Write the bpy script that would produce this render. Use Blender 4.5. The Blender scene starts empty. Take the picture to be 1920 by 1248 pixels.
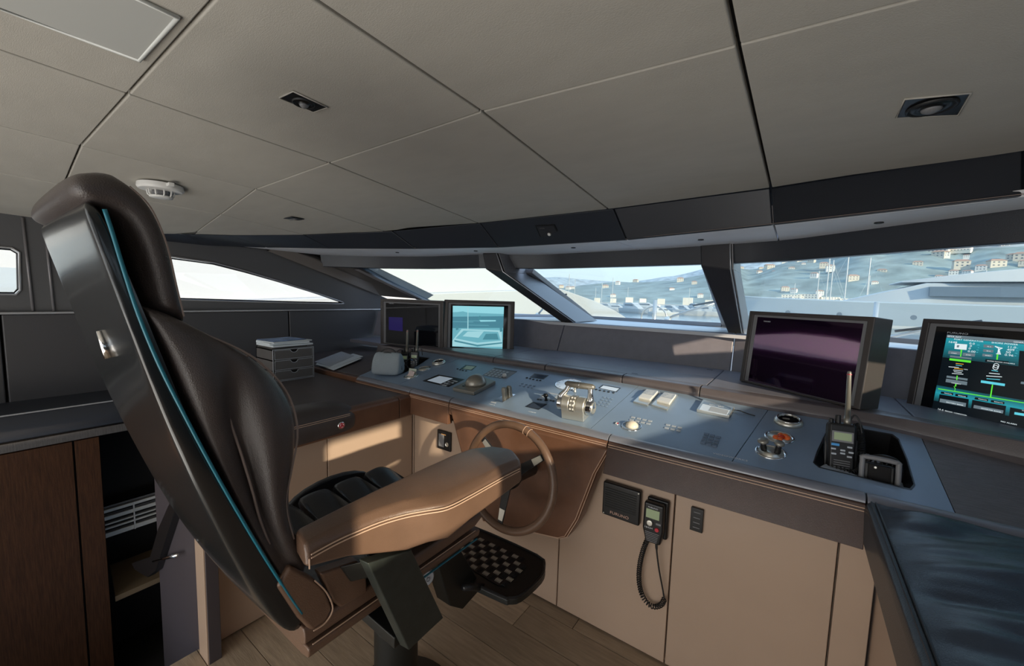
import bpy, bmesh, math, random
from mathutils import Vector as V, Matrix
from mathutils.geometry import tessellate_polygon
R = math.radians
random.seed(7)
sc = bpy.context.scene
COL = sc.collection

# ------------------------------------------------------------------ camera
CAM = V((0, 0, 1.4)); FPX = 750.0
_y, _p, _r = R(35.4), R(5.2), R(1.63)
fw = V((-math.sin(_y)*math.cos(_p), math.cos(_y)*math.cos(_p), -math.sin(_p)))
rt0 = V((math.cos(_y), math.sin(_y), 0)); up0 = rt0.cross(fw)
rt = rt0*math.cos(_r) + up0*math.sin(_r); up = up0*math.cos(_r) - rt0*math.sin(_r)
cd = bpy.data.cameras.new('camera'); cam = bpy.data.objects.new('camera', cd); COL.objects.link(cam)
cd.sensor_width = 36; cd.lens = 36*FPX/1920; cd.clip_end = 6000; cd.clip_start = .02
cam.matrix_world = Matrix(((rt.x, up.x, -fw.x, CAM.x), (rt.y, up.y, -fw.y, CAM.y), (rt.z, up.z, -fw.z, CAM.z), (0, 0, 0, 1)))
sc.camera = cam
# ------------------------------------------------------------------ exposure, sky, sun, big lights
sc.view_settings.view_transform = 'Standard'; sc.view_settings.look = 'None'
sc.view_settings.exposure = 0; sc.view_settings.gamma = 1; sc.view_settings.use_curve_mapping = False
w = bpy.data.worlds.new('world'); sc.world = w; w.use_nodes = True
nt = w.node_tree; nt.nodes.clear()
wo = nt.nodes.new('ShaderNodeOutputWorld'); wb = nt.nodes.new('ShaderNodeBackground')
tc = nt.nodes.new('ShaderNodeTexCoord'); sx = nt.nodes.new('ShaderNodeSeparateXYZ'); cr = nt.nodes.new('ShaderNodeValToRGB')
nt.links.new(tc.outputs['Generated'], sx.inputs[0]); nt.links.new(sx.outputs['Z'], cr.inputs[0])
cr.color_ramp.elements[0].position = 0.0; cr.color_ramp.elements[0].color = (.50, .545, .58, 1)
cr.color_ramp.elements[1].position = .6; cr.color_ramp.elements[1].color = (.44, .60, .88, 1)
e_ = cr.color_ramp.elements.new(.12); e_.color = (.56, .66, .78, 1)
nt.links.new(cr.outputs[0], wb.inputs[0]); wb.inputs[1].default_value = 2.1; nt.links.new(wb.outputs[0], wo.inputs[0])

SUN_TO = V((.855, -.43, .285)).normalized()
def lamp(name, kind, energy, color, loc=(0, 0, 0), direction=None, size=None, size_y=None):
    l = bpy.data.lights.new(name, kind); l.energy = energy; l.color = color
    if kind == 'AREA':
        l.shape = 'RECTANGLE'; l.size = size; l.size_y = size_y
    o = bpy.data.objects.new(name, l); COL.objects.link(o); o.location = loc
    if direction is not None: o.rotation_euler = V(direction).to_track_quat('-Z', 'Y').to_euler()
    return o
s = lamp('sun', 'SUN', 7.5, (1.0, .80, .58), (5, -3, 6), -SUN_TO); s.data.angle = R(.8)
# soft fill added at the aft opening to boost the daylight inside
lamp('aft_fill', 'AREA', 24, (1.0, .96, .90), (-1.2, -2.45, 1.15), (0, 1, .0), 3.6, 1.5)
# upward fill added behind the camera to brighten the ceiling
lamp('ceiling_fill', 'AREA', 47, (1.0, .95, .87), (-.9, -1.5, .25), (0, .45, .9), 2.6, 1.6)
lamp('starboard_fill', 'AREA', 3, (.85, .92, 1.0), (.86, -1.2, 1.25), (-1, .25, -.15), 1.6, .7)  # soft fill lamp added along the unseen starboard wall

# ------------------------------------------------------------------ geometry helpers
def ray(px, py): return (px-960)/FPX*rt - (py-624)/FPX*up + fw
def PP(px, py, p0, n):
    d = ray(px, py); n = V(n); return CAM + d*((V(p0)-CAM).dot(n)/d.dot(n))
def Pz(px, py, z): return PP(px, py, (0, 0, z), (0, 0, 1))
def Px(px, py, x): return PP(px, py, (x, 0, 0), (1, 0, 0))
def Py(px, py, y): return PP(px, py, (0, y, 0), (0, 1, 0))
TS = .2126
TN = V((0, -TS, 1)).normalized(); TE = V((1, 0, 0)); TU = V((0, 1, TS)).normalized(); T0 = V((0, 1.45, .87))
def PT(px, py, h=0): return PP(px, py, T0 + TN*h, TN)

WL = {}
def wl(p): return WL.get(p.name, V((0, 0, 0))) if p else V((0, 0, 0))
def empty(name, loc, label=None, cat=None, group=None, kind=None):
    o = bpy.data.objects.new(name, None); COL.objects.link(o); o.location = loc; o.empty_display_size = .05
    WL[o.name] = V(loc); return tag(o, label, cat, group, kind)
def tag(o, label=None, cat=None, group=None, kind=None):
    if label: o['label'] = label
    if cat: o['category'] = cat
    if group: o['group'] = group
    if kind: o['kind'] = kind
    return o
def mk(name, verts, faces, mat, parent=None, smooth=False, bev=0, seg=2, sub=0, fix=True):
    verts = [V(v) for v in verts]
    if parent: org = wl(parent)
    else:
        xs = [v.x for v in verts]; ys = [v.y for v in verts]; zs = [v.z for v in verts]
        org = V(((min(xs)+max(xs))/2, (min(ys)+max(ys))/2, min(zs)))
    me = bpy.data.meshes.new(name); me.from_pydata([v-org for v in verts], [], faces)
    if fix:
        bm = bmesh.new(); bm.from_mesh(me); bmesh.ops.remove_doubles(bm, verts=bm.verts, dist=1e-6)
        bmesh.ops.recalc_face_normals(bm, faces=bm.faces); bm.to_mesh(me); bm.free()
    if mat: me.materials.append(mat)
    o = bpy.data.objects.new(name, me); COL.objects.link(o); WL[o.name] = org
    if parent: o.parent = parent
    else: o.location = org
    if smooth or sub or bev: me.polygons.foreach_set('use_smooth', [True]*len(me.polygons))
    if bev:
        m = o.modifiers.new('b', 'BEVEL'); m.width = bev; m.segments = seg; m.limit_method = 'ANGLE'; m.angle_limit = R(32); m.harden_normals = False
    if sub:
        m = o.modifiers.new('s', 'SUBSURF'); m.levels = sub; m.render_levels = sub
    if bev or smooth:
        m = o.modifiers.new('w', 'WEIGHTED_NORMAL') if bev and not sub else None
    return o
class MB:
    def __init__(s): s.v = []; s.f = []
    def add(s, vs, fs):
        k = len(s.v); s.v += [V(v) for v in vs]; s.f += [tuple(i+k for i in f) for f in fs]; return s
    def box(s, c, sz, ax=None):
        c = V(c); ax = ax or (V((1, 0, 0)), V((0, 1, 0)), V((0, 0, 1)))
        vs = [c+ax[0]*(i*sz[0]/2)+ax[1]*(j*sz[1]/2)+ax[2]*(k*sz[2]/2) for i in (-1, 1) for j in (-1, 1) for k in (-1, 1)]
        return s.add(vs, [(0, 1, 3, 2), (4, 6, 7, 5), (0, 4, 5, 1), (2, 3, 7, 6), (0, 2, 6, 4), (1, 5, 7, 3)])
    def prism(s, poly, vec):
        poly = [V(p) for p in poly]; vec = V(vec); n = len(poly)
        return s.add(poly+[p+vec for p in poly], [tuple(range(n))[::-1], tuple(range(n, 2*n))] + [(i, (i+1) % n, n+(i+1) % n, n+i) for i in range(n)])
    def loft(s, rings, caps=True, closed=True):
        k = len(rings[0]); vs = [p for r in rings for p in r]; fs = []
        for a in range(len(rings)-1):
            for i in range(k if closed else k-1):
                j = (i+1) % k; fs.append((a*k+i, a*k+j, (a+1)*k+j, (a+1)*k+i))
        if caps: fs += [tuple(range(k))[::-1], tuple(range((len(rings)-1)*k, len(rings)*k))]
        return s.add(vs, fs)
    def tube(s, pts, r, n=8, cyc=False):
        pts = [V(p) for p in pts]; m = len(pts); rings = []; prev = None
        rr = r if isinstance(r, (list, tuple)) else [r]*m
        for i, p in enumerate(pts):
            a = pts[(i-1) % m] if (cyc or i) else p; b = pts[(i+1) % m] if (cyc or i < m-1) else p
            t = (b-a).normalized()
            if prev is None:
                prev = t.orthogonal().normalized()
            u = (prev - t*prev.dot(t)); u = u.normalized() if u.length > 1e-6 else t.orthogonal().normalized()
            prev = u; q = t.cross(u)
            rings.append([p+(u*math.cos(2*math.pi*k/n)+q*math.sin(2*math.pi*k/n))*rr[i] for k in range(n)])
        if cyc: rings.append(rings[0])
        return s.loft(rings, caps=not cyc)
    def disc(s, c, ax, r, h, n=24, r2=None):
        ax = V(ax).normalized(); u = ax.orthogonal().normalized(); q = ax.cross(u); c = V(c); r2 = r if r2 is None else r2
        return s.loft([[c+ax*z+(u*math.cos(2*math.pi*k/n)+q*math.sin(2*math.pi*k/n))*rr for k in range(n)] for z, rr in ((0, r), (h, r2))])
    def lathe(s, c, ax, prof, n=24, caps=True):
        ax = V(ax).normalized(); u = ax.orthogonal().normalized(); q = ax.cross(u); c = V(c)
        return s.loft([[c+ax*z+(u*math.cos(2*math.pi*k/n)+q*math.sin(2*math.pi*k/n))*rr for k in range(n)] for rr, z in prof], caps=caps)
    def build(s, name, mat, parent=None, **kw): return mk(name, s.v, s.f, mat, parent, **kw)
def holed(name, outer, holes, vec, mat, parent=None, **kw):
    """flat slab with holes: tessellated front and back plus rims"""
    loops = [[V(p) for p in outer]] + [[V(p) for p in h] for h in holes]
    vs = [p for l in loops for p in l]; n = len(vs); tris = tessellate_polygon(loops); vec = V(vec)
    fs = [tuple(t) for t in tris] + [tuple(n+i for i in t[::-1]) for t in tris]; k = 0
    for l in loops:
        m = len(l)
        for i in range(m): a, b = k+i, k+(i+1) % m; fs.append((a, b, n+b, n+a))
        k += m
    return mk(name, vs+[v+vec for v in vs], fs, mat, parent, **kw)
def smoothpts(pts, n=6, cyc=False):
    pts = [V(p) for p in pts]; m = len(pts); out = []
    for i in range(m if cyc else m-1):
        p0 = pts[(i-1) % m] if (cyc or i) else pts[0]; p1 = pts[i]; p2 = pts[(i+1) % m]; p3 = pts[(i+2) % m] if (cyc or i < m-2) else pts[-1]
        for k in range(n):
            t = k/n; out.append(.5*((2*p1)+(p2-p0)*t+(2*p0-5*p1+4*p2-p3)*t*t+(3*p1-p0-3*p2+p3)*t**3))
    if not cyc: out.append(pts[-1])
    return out
def words(name, body, loc, size, ex, ey, mat, parent=None, align='LEFT', extr=.0002, xs=1.0):
    cu = bpy.data.curves.new(name, 'FONT'); cu.body = body; cu.size = size; cu.extrude = extr; cu.align_x = align; cu.space_character = 1.05
    t = bpy.data.objects.new(name+'_tmp', cu); COL.objects.link(t)
    me = bpy.data.meshes.new_from_object(t); bpy.data.objects.remove(t)
    ex = V(ex).normalized(); ey = V(ey).normalized(); ez = ex.cross(ey); loc = V(loc); org = wl(parent) if parent else loc
    for v in me.vertices: c = v.co.copy(); v.co = loc - org + ex*c.x*xs + ey*c.y + ez*c.z
    me.materials.clear(); me.materials.append(mat)
    o = bpy.data.objects.new(name, me); COL.objects.link(o); WL[o.name] = org
    if parent: o.parent = parent
    else: o.location = org
    return o

# ------------------------------------------------------------------ materials
def mat(name, col, rough=.5, metal=0, spec=.5, bump=0, bscale=200, var=0, vscale=5, coat=0, emis=None, estr=1, stretch=None, crough=.1, sheen=0):
    m = bpy.data.materials.new(name); m.use_nodes = True; t = m.node_tree; b = t.nodes['Principled BSDF']
    b.inputs['Base Color'].default_value = (*col, 1); b.inputs['Roughness'].default_value = rough; b.inputs['Metallic'].default_value = metal
    b.inputs['Specular IOR Level'].default_value = spec
    if coat: b.inputs['Coat Weight'].default_value = coat; b.inputs['Coat Roughness'].default_value = crough
    if sheen: b.inputs['Sheen Weight'].default_value = sheen
    if emis: b.inputs['Emission Color'].default_value = (*emis, 1); b.inputs['Emission Strength'].default_value = estr
    co = t.nodes.new('ShaderNodeTexCoord'); mp = t.nodes.new('ShaderNodeMapping'); t.links.new(co.outputs['Object'], mp.inputs[0])
    if stretch: mp.inputs['Scale'].default_value = stretch
    if bump:
        n = t.nodes.new('ShaderNodeTexNoise'); n.inputs['Scale'].default_value = bscale; n.inputs['Detail'].default_value = 3
        bp = t.nodes.new('ShaderNodeBump'); bp.inputs['Strength'].default_value = bump; bp.inputs['Distance'].default_value = .002
        t.links.new(mp.outputs[0], n.inputs['Vector']); t.links.new(n.outputs['Fac'], bp.inputs['Height']); t.links.new(bp.outputs[0], b.inputs['Normal'])
    if var:
        n = t.nodes.new('ShaderNodeTexNoise'); n.inputs['Scale'].default_value = vscale; n.inputs['Detail'].default_value = 5
        r = t.nodes.new('ShaderNodeValToRGB'); t.links.new(mp.outputs[0], n.inputs['Vector']); t.links.new(n.outputs['Fac'], r.inputs[0])
        r.color_ramp.elements[0].position = .3; r.color_ramp.elements[1].position = .7
        r.color_ramp.elements[0].color = (*[c*(1-var) for c in col], 1); r.color_ramp.elements[1].color = (*[min(1, c*(1+var)) for c in col], 1)
        t.links.new(r.outputs[0], b.inputs['Base Color'])
    return m
def glassmat(name, tint, gl=1.0):
    m = bpy.data.materials.new(name); m.use_nodes = True; t = m.node_tree; t.nodes.clear()
    o = t.nodes.new('ShaderNodeOutputMaterial'); mx = t.nodes.new('ShaderNodeMixShader'); tr = t.nodes.new('ShaderNodeBsdfTransparent'); g = t.nodes.new('ShaderNodeBsdfGlossy')
    f = t.nodes.new('ShaderNodeMath'); lw = t.nodes.new('ShaderNodeLayerWeight'); pw = t.nodes.new('ShaderNodeMath'); pw.operation = 'POWER'; pw.inputs[1].default_value = 5; t.links.new(lw.outputs['Facing'], pw.inputs[0]); f.operation = 'MULTIPLY_ADD'; f.inputs[1].default_value = .5; f.inputs[2].default_value = .03; t.links.new(pw.outputs[0], f.inputs[0]); tr.inputs[0].default_value = (*tint, 1); g.inputs['Roughness'].default_value = .01
    g.inputs[0].default_value = (gl, gl, gl, 1)
    t.links.new(f.outputs[0], mx.inputs[0]); t.links.new(tr.outputs[0], mx.inputs[1]); t.links.new(g.outputs[0], mx.inputs[2]); t.links.new(mx.outputs[0], o.inputs[0])
    return m
M = {}
M['ceil'] = mat('ceiling_suede', (.48, .46, .415), .9, spec=.2, bump=.25, bscale=260, var=.035, vscale=7, stretch=(1, 2.2, 1))
M['gap'] = mat('joint_shadow_black', (.012, .011, .011), .9)
M['dark'] = mat('dark_leather', (.030, .029, .034), .42, bump=.25, bscale=700, var=.08, vscale=20)
M['darkb'] = mat('dark_blue_leather', (.026, .030, .040), .38, bump=.25, bscale=500)
M['soft'] = mat('soffit_suede', (.80, .81, .84), .6, spec=.4, bump=.15, bscale=300, var=.05)
M['brown'] = mat('brown_leather', (.15, .072, .042), .30, bump=.3, bscale=600, var=.12, vscale=14)
M['chairb'] = mat('chair_brown_leather', (.150, .088, .058), .30, bump=.35, bscale=520, var=.10, vscale=12)
M['chaird'] = mat('chair_dark_leather', (.058, .047, .045), .38, bump=.35, bscale=520, var=.10, vscale=12)
M['seat'] = mat('seat_black_leather', (.020, .022, .027), .30, bump=.3, bscale=500)
M['shell'] = mat('chair_shell_black', (.012, .014, .015), .26, coat=.4)
M['teal'] = mat('teal_piping', (.012, .17, .24), .4)
M['stitch'] = mat('tan_thread', (.62, .42, .30), .6)
M['stitchd'] = mat('grey_thread', (.22, .17, .15), .6)
M['blackm'] = mat('black_powder_coat', (.010, .011, .010), .42, bump=.1, bscale=900)
M['brack'] = mat('bracket_satin_black', (.028, .034, .030), .38, bump=.1, bscale=60, var=.2, vscale=30)
M['cab'] = mat('taupe_lacquer', (.46, .335, .25), .33, spec=.5, var=.03, vscale=3, bump=.03, bscale=12)
M['cabp'] = mat('plum_panel', (.065, .055, .062), .5)
M['slate'] = mat('slate_console_metal', (.27, .36, .48), .38, metal=.2, bump=.06, bscale=900, var=.04, vscale=9)
M['dash'] = mat('dash_leather', (.19, .185, .215), .36, spec=.7, bump=.3, bscale=500, var=.06, vscale=20)
M['dasht'] = mat('dash_roll_leather', (.125, .105, .108), .34, spec=.7, bump=.3, bscale=500, var=.06, vscale=20)
M['desk'] = mat('desk_leather', (.085, .070, .070), .36, bump=.35, bscale=300, var=.12, vscale=10)
M['grain'] = mat('grey_grain_vinyl', (.16, .15, .16), .45, bump=1.0, bscale=34, stretch=(1, 9, 1), var=.18, vscale=24)
M['wall'] = mat('wall_charcoal', (.10, .10, .104), .42, spec=.4, bump=.08, bscale=400)
M['bench'] = mat('bench_charcoal_leather', (.062, .060, .064), .42, bump=.2, bscale=400)
M['wood'] = mat('brown_oak', (.050, .020, .008), .6, spec=.2, bump=.4, bscale=60, stretch=(14, 14, .8), var=.35, vscale=16)
M['woodg'] = mat('grey_wood_strip', (.075, .070, .070), .5, bump=.4, bscale=80, stretch=(1, 12, 1), var=.25, vscale=20)
M['floor'] = [mat('floor_oak_%d' % i, (.37*k, .285*k, .20*k), .42, bump=.3, bscale=30, stretch=(1, 9, 1), var=.16, vscale=9) for i, k in enumerate((.85, .95, 1.05, 1.15))]
M['chrome'] = mat('polished_metal', (.80, .80, .80), .12, metal=1)
M['satin'] = mat('satin_nickel', (.74, .72, .65), .36, metal=.85, bump=.05, bscale=300)
M['bronze'] = mat('bronze_grey_plastic', (.30, .285, .25), .38, metal=.6)
M['black'] = mat('black_plastic', (.010, .010, .011), .35)
M['rubber'] = mat('black_rubber', (.014, .014, .015), .55)
M['grey'] = mat('grey_plastic', (.20, .20, .21), .45)
M['lgrey'] = mat('light_grey_key', (.46, .50, .55), .45)
M['white'] = mat('white_plastic', (.80, .80, .78), .4)
M['print'] = mat('white_print', (.75, .78, .82), .6)
M['paper'] = mat('white_paper', (.66, .72, .76), .7)
M['paperb'] = mat('blue_print_paper', (.13, .22, .42), .6, var=.6, vscale=14)
M['bag'] = mat('blue_grey_fabric', (.30, .35, .39), .75, bump=.5, bscale=150, var=.08, vscale=9)
M['screen'] = mat('black_screen_glass', (.004, .004, .006), .05, spec=.8)
M['screenp'] = mat('coated_screen_glass', (.006, .003, .008), .06, spec=.5, coat=1, crough=.03)
M['screenp'].node_tree.nodes['Principled BSDF'].inputs['Specular Tint'].default_value = (1, .35, 1, 1)
M['screenp'].node_tree.nodes['Principled BSDF'].inputs['Coat Tint'].default_value = (.9, .5, 1, 1)
M['lcd'] = mat('pale_lcd', (.55, .62, .68), .2, emis=(.60, .72, .85), estr=.25)
M['lcdg'] = mat('green_lcd', (.30, .36, .22), .3, emis=(.3, .4, .22), estr=.12)
M['lcdd'] = mat('dark_lcd', (.05, .07, .11), .12)
M['lcdy'] = mat('yellow_green_lcd', (.48, .50, .32), .3)
M['orange'] = mat('orange_candy', (.85, .16, .03), .35, emis=None)
M['red'] = mat('red_button', (.55, .03, .05), .4)
M['blue'] = mat('blue_key', (.08, .35, .75), .4)
M['wframe'] = mat('window_frame_trim', (.23, .22, .23), .35, metal=.3)
M['wedge'] = mat('bright_window_edge', (.55, .55, .56), .25, metal=.6)
M['sill'] = mat('sill_pale_grey', (.62, .64, .68), .4)
M['glass'] = glassmat('windscreen_glass', (.86, .92, .91))
M['glasst'] = glassmat('side_glass', (.86, .90, .92))
def em(name, col, s=1):
    return mat(name, (0, 0, 0), .3, emis=col, estr=s)
E = dict(teal=em('screen_teal', (.01, .30, .36)), dteal=em('screen_dark_teal', (.004, .05, .065)), green=em('screen_green', (.12, .80, .05)), white=em('screen_white', (.75, .85, .88)),
         grey=em('screen_grey', (.14, .19, .22)), blackp=em('screen_black', (.003, .006, .009)), orange=em('screen_orange', (.9, .45, .05)), cyan=em('screen_cyan', (.12, .62, .75)),
         sea=em('screen_sea', (.06, .22, .29)), seal=em('screen_sea_light', (.14, .42, .50)), sky=em('screen_sky', (.28, .66, .74)), boat=em('screen_boat', (.34, .64, .70)), boatd=em('screen_boat_shade', (.06, .24, .30)),
         violet=em('screen_violet', (.03, .015, .16)), dblue=em('screen_deep_blue', (.010, .006, .06)))

# ================================================================== SETTING
# ---- ceiling: camber drops towards the port side
def ceilz(x, y):
    z = 1.92 + .0149*x - .0378*y
    if x < -2.07: z -= (.112-.0149)*(-2.07-x)
    if x > .1: z -= .03*(x-.1)
    return z
def Pc(px, py):
    p = PP(px, py, (0, 0, 1.92), (-.0149, .0378, 1))
    if p.x < -2.07: p = PP(px, py, (-2.07, 0, ceilz(-2.07, 0)), (-.112, .0378, 1))
    return p
ceiling = empty('ceiling', (-1.2, 0, 1.93), kind='structure')
brow_px = [(335, 438), (430, 441), (570, 440), (735, 433), (900, 418), (1150, 391), (1445, 352), (1920, 277)]
brow = [Pc(*p) for p in brow_px]
brow = [V((-3.34, .70, ceilz(-3.34, .70)))] + brow + [V((.96, 1.48, ceilz(.96, 1.48)))]
def browy(x):
    for a, b in zip(brow, brow[1:]):
        if a.x <= x <= b.x: return a.y+(b.y-a.y)*(x-a.x)/(b.x-a.x)
    return brow[0].y if x < brow[0].x else brow[-1].y
xcols = [-3.34, -2.59, -2.07, -1.437, -.711, -.13, .50, .96]
xfr = [-3.34, -2.69, -2.26, -1.58, -.79, -.121, .50, .96]      # where the lengthwise joints meet the fascia
rowA = lambda x: .295 + .03*max(0, -2.07-x)
rowB = lambda x: .835 + .11*abs(min(0, x+1.9)) * .6 + max(0, x+.71)*.10
rows_y = [lambda x: -2.6, lambda x: -1.75, lambda x: -.75, rowA, rowB, None]
g = .0028
for j in range(len(xcols)-1):
    for i in range(len(rows_y)-1):
        def corner(jj, ii):
            x = xcols[jj]
            if rows_y[ii] is None:
                x = xfr[jj]; return x, browy(x)
            if ii == 4: x = xcols[jj]
            return x, rows_y[ii](x)
        c = [corner(j, i), corner(j+1, i), corner(j+1, i+1), corner(j, i+1)]
        cx = sum(p[0] for p in c)/4; cy = sum(p[1] for p in c)/4
        N = 8; front = rows_y[i+1] is None
        A = [c[0], c[1]]; bot = []; top_ = []
        for k in range(N+1):
            t = k/N; bot.append((c[0][0]+(c[1][0]-c[0][0])*t, c[0][1]+(c[1][1]-c[0][1])*t))
            xx = c[3][0]+(c[2][0]-c[3][0])*t; yy = browy(xx) if front else c[3][1]+(c[2][1]-c[3][1])*t
            top_.append((xx, yy))
        poly = bot + top_[::-1]
        pts = []
        for (x, y) in poly:
            x += .0042 if x < cx else -.0042
            if abs(x-cx) < 1e-3: pass
            y += .0024 if y < cy else -.0024
            pts.append((x, y))
        vs = [V((x, y, ceilz(x, y))) for x, y in pts]; n = len(vs)
        fs = []
        for k in range(N):
            a, b2, c2, d2 = k, k+1, 2*N+1-k-1, 2*N+1-k
            fs.append((a, b2, c2, d2)); fs.append((n+a, n+d2, n+c2, n+b2))
        fs += [(k, (k+1) % n, n+(k+1) % n, n+k) for k in range(n)]
        holes = None
        mk('ceiling_panel', vs+[v+V((0, 0, .022)) for v in vs], fs, M['ceil'], ceiling, bev=.0035, seg=2)
MB().loft([[V((x, yy, ceilz(x, yy)+.024)), V((x, yy, ceilz(x, yy)+.05))] for yy in (-2.65,) for x in (0,)]) if False else None
bk = []
for x in (-3.42, -2.07, .1, 1.0): bk.append([V((x, -2.65, ceilz(x, -2.65)+.0235)), V((x, 2.25, ceilz(x, 2.25)+.0235)), V((x, 2.25, ceilz(x, 2.25)+.05)), V((x, -2.65, ceilz(x, -2.65)+.05))])
MB().loft(bk).build('ceiling_backing', M['gap'], ceiling)

# ---- fascia (leather brow) and soffit
fas_px = [(385, 460), (500, 464), (620, 466), (780, 466.5), (935, 464), (1175, 450), (1450, 422), (1920, 368)]
fz = 1.70
fasb = []
for i, p in enumerate(fas_px):
    q = Pz(*p, fz)
    if q.x < -3.27: q = Px(*p, -3.27)
    fasb.append(q)
fasb = [V((-3.30, .78, 1.69))] + fasb + [V((.94, 1.30, fz))]
trim = empty('trim_1', (-1.2, 1.95, 1.7), kind='structure')
tops = list(brow)
for i in range(len(fasb)-1):
    a, b_ = tops[i], tops[i+1]; c, d = fasb[i], fasb[i+1]
    ex = (b_-a).normalized()*.002
    n_ = (b_-a).cross(c-a).normalized(); n_ = n_ if n_.y > 0 else -n_
    MB().prism([a+ex, b_-ex, d-ex, c+ex], (0, .03, .003)).build('fascia_panel', M['darkb'], trim, bev=.006, seg=3)
    MB().tube([c+V((0, -.002, .006)), d+V((0, -.002, .006))], .0012, 4).build('stitching', M['stitchd'], trim)
sof_px = [(600, 478), (705, 481), (805, 481), (905, 477), (1010, 478), (1230, 467), (1385, 457), (1480, 450), (1920, 392)]
sofb = [V((-3.30, 1.80, fz))] + [Pz(*p, fz) for p in sof_px[1:]] + [V((.94, 1.62, fz))]
def polyat(poly, x):
    for a, b in zip(poly, poly[1:]):
        if a.x <= x <= b.x: return a.y+(b.y-a.y)*(x-a.x)/(b.x-a.x)
    return poly[0].y if x < poly[0].x else poly[-1].y
xs_ = [-3.28, -2.58, -1.95, -.80, -.10, .60, .94]
for a, b in zip(xs_, xs_[1:]):
    N = 8; f_ = []; k_ = []
    sh = .12 if a > -3 else 0
    for k in range(N+1):
        x = a+.003+(b-a-.006)*k/N
        f_.append(V((x, polyat(fasb, x)+.022, fz+.001))); k_.append(V((x, polyat(sofb, x), fz+.001)))
    vs = f_+k_; n = N+1
    fs = [(k, k+1, n+k+1, n+k) for k in range(N)]
    up_ = [v+V((0, 0, .02)) for v in vs]; m = len(vs)
    fs += [(m+k, m+n+k, m+n+k+1, m+k+1) for k in range(N)] + [(k, m+k, m+k+1, k+1) for k in range(N)] + [(n+k, n+k+1, m+n+k+1, m+n+k) for k in range(N)] + [(0, n, m+n, m), (N, m+N, m+n+N, n+N)]
    mk('soffit_panel', vs+up_, fs, M['soft'], trim, bev=.002)
for i, p in enumerate([(745, 473), (892, 470), (1075, 464), (1314, 449), (1648, 417)]):
    q = Pz(*p, fz)
    o = empty('reading_spotlight', q, ['small black recessed spotlight in the far left end of the windscreen soffit', 'small black recessed spotlight in the soffit above the lit camera monitor', 'small black recessed spotlight in the soffit above the middle windscreen',
              'small black recessed spotlight in the soffit beside the right windscreen pillar', 'small black recessed spotlight in the right soffit above the dark monitor'][i], 'spotlight', 'spotlights in the soffit')
    MB().lathe(q, (0, 0, -1), [(.013, -.002), (.014, .003), (.009, .004), (.008, .001)], 16).build('bezel', M['black'], o, smooth=True)
    MB().disc(q+V((0, 0, -.001)), (0, 0, -1), .007, .002, 12).build('lens', M['grey'], o)

# ---- header above the windscreens
hz = 1.605
header = empty('trim_2', (-1.2, 2.4, 1.6), kind='structure')
hx = [(-3.28, -1.95), (-1.95, -.38), (-.38, .94)]
for a, b in hx:
    N = 8; tp = []; bt = []
    for k in range(N+1):
        x = a+(b-a)*k/N; y = polyat(sofb, x)
        tp.append(V((x, y, fz+.015))); bt.append(V((x, y+.012, hz if x > -2.9 else hz)))
    MB().loft([[p, q, q+V((0, .06, 0)), p+V((0, .06, 0))] for p, q in zip(tp, bt)]).build('header_panel', M['darkb'], header, smooth=False, bev=.004)

# ---- port and starboard side walls with windows (starboard mirrored about the centre line x=-1.2, its unseen windows resized to shape the sun patches)
wy = lambda px, py: (Px(px, py, -3.3).y, Px(px, py, -3.3).z)
seam_a = (1.40, 1.69); seam_b = (2.42, 1.365)
winB = [(.40, 1.335), (.385, 1.36), (.39, 1.57), (.41, 1.592)] + [wy(*p) for p in [(250, 472), (330, 482), (400, 492), (460, 508), (520, 526), (600, 551)]] + [(2.03, 1.308), (2.04, 1.297), (2.01, 1.293)] + [wy(560, 568), wy(345, 562)]
winA = [(-.55, 1.335), (-.57, 1.36), (-.57, 1.57), (-.55, 1.59), (.20, 1.575), (.222, 1.555), (.215, 1.36), (.20, 1.337)]
winO = [(-2.50, 1.335), (-2.50, 1.59), (-1.98, 1.59), (-1.98, 1.335)]
outer = [(-2.62, 1.245), (-2.62, 1.80), (.75, 1.745), (.9, 1.70), (1.40, 1.70), (2.0, 1.515), (2.42, 1.375), (2.75, 1.26), (2.75, 1.245)]
def side(x, sgn, nm, wn, winA=winA, winB=winB):
    P3 = lambda l: [V((x, a, b)) for a, b in l]
    w_ = holed(nm, P3(outer), [P3(winB), P3(winA), P3(winO)], (sgn*.07, 0, 0), M['wall']); w_['kind'] = 'structure'
    k = wn
    for wp in (winB, winA, winO):
        cy = sum(p[0] for p in wp)/len(wp); cz = sum(p[1] for p in wp)/len(wp)
        wd = empty('window_%d' % k, (x, cy, min(p[1] for p in wp)), kind='structure'); k += 1
        ring = P3(wp)
        MB().tube([p+V((-sgn*.002, 0, 0)) for p in ring], .006, 6, cyc=True).build('window_frame', M['wedge'], wd, smooth=True)
        inn = [V((x+sgn*.012, cy+(p.y-cy)*.985, cz+(p.z-cz)*.93)) for p in ring]
        MB().tube(inn, .005, 6, cyc=True).build('seal', M['black'], wd)
        MB().prism([p+V((sgn*.03, 0, 0)) for p in ring], (sgn*.006, 0, 0)).build('pane', M['glasst'], wd)
    return w_
wl_ = side(-3.3, -1, 'wall_left', 1); side(.9, 1, 'wall_right', 4, [(-.36, 1.335), (-.38, 1.36), (-.38, 1.57), (-.36, 1.59), (.07, 1.59), (.09, 1.57), (.09, 1.36), (.07, 1.337)],
     [(.20, 1.335), (.185, 1.36), (.19, 1.57), (.21, 1.592)] + winB[4:])
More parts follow.
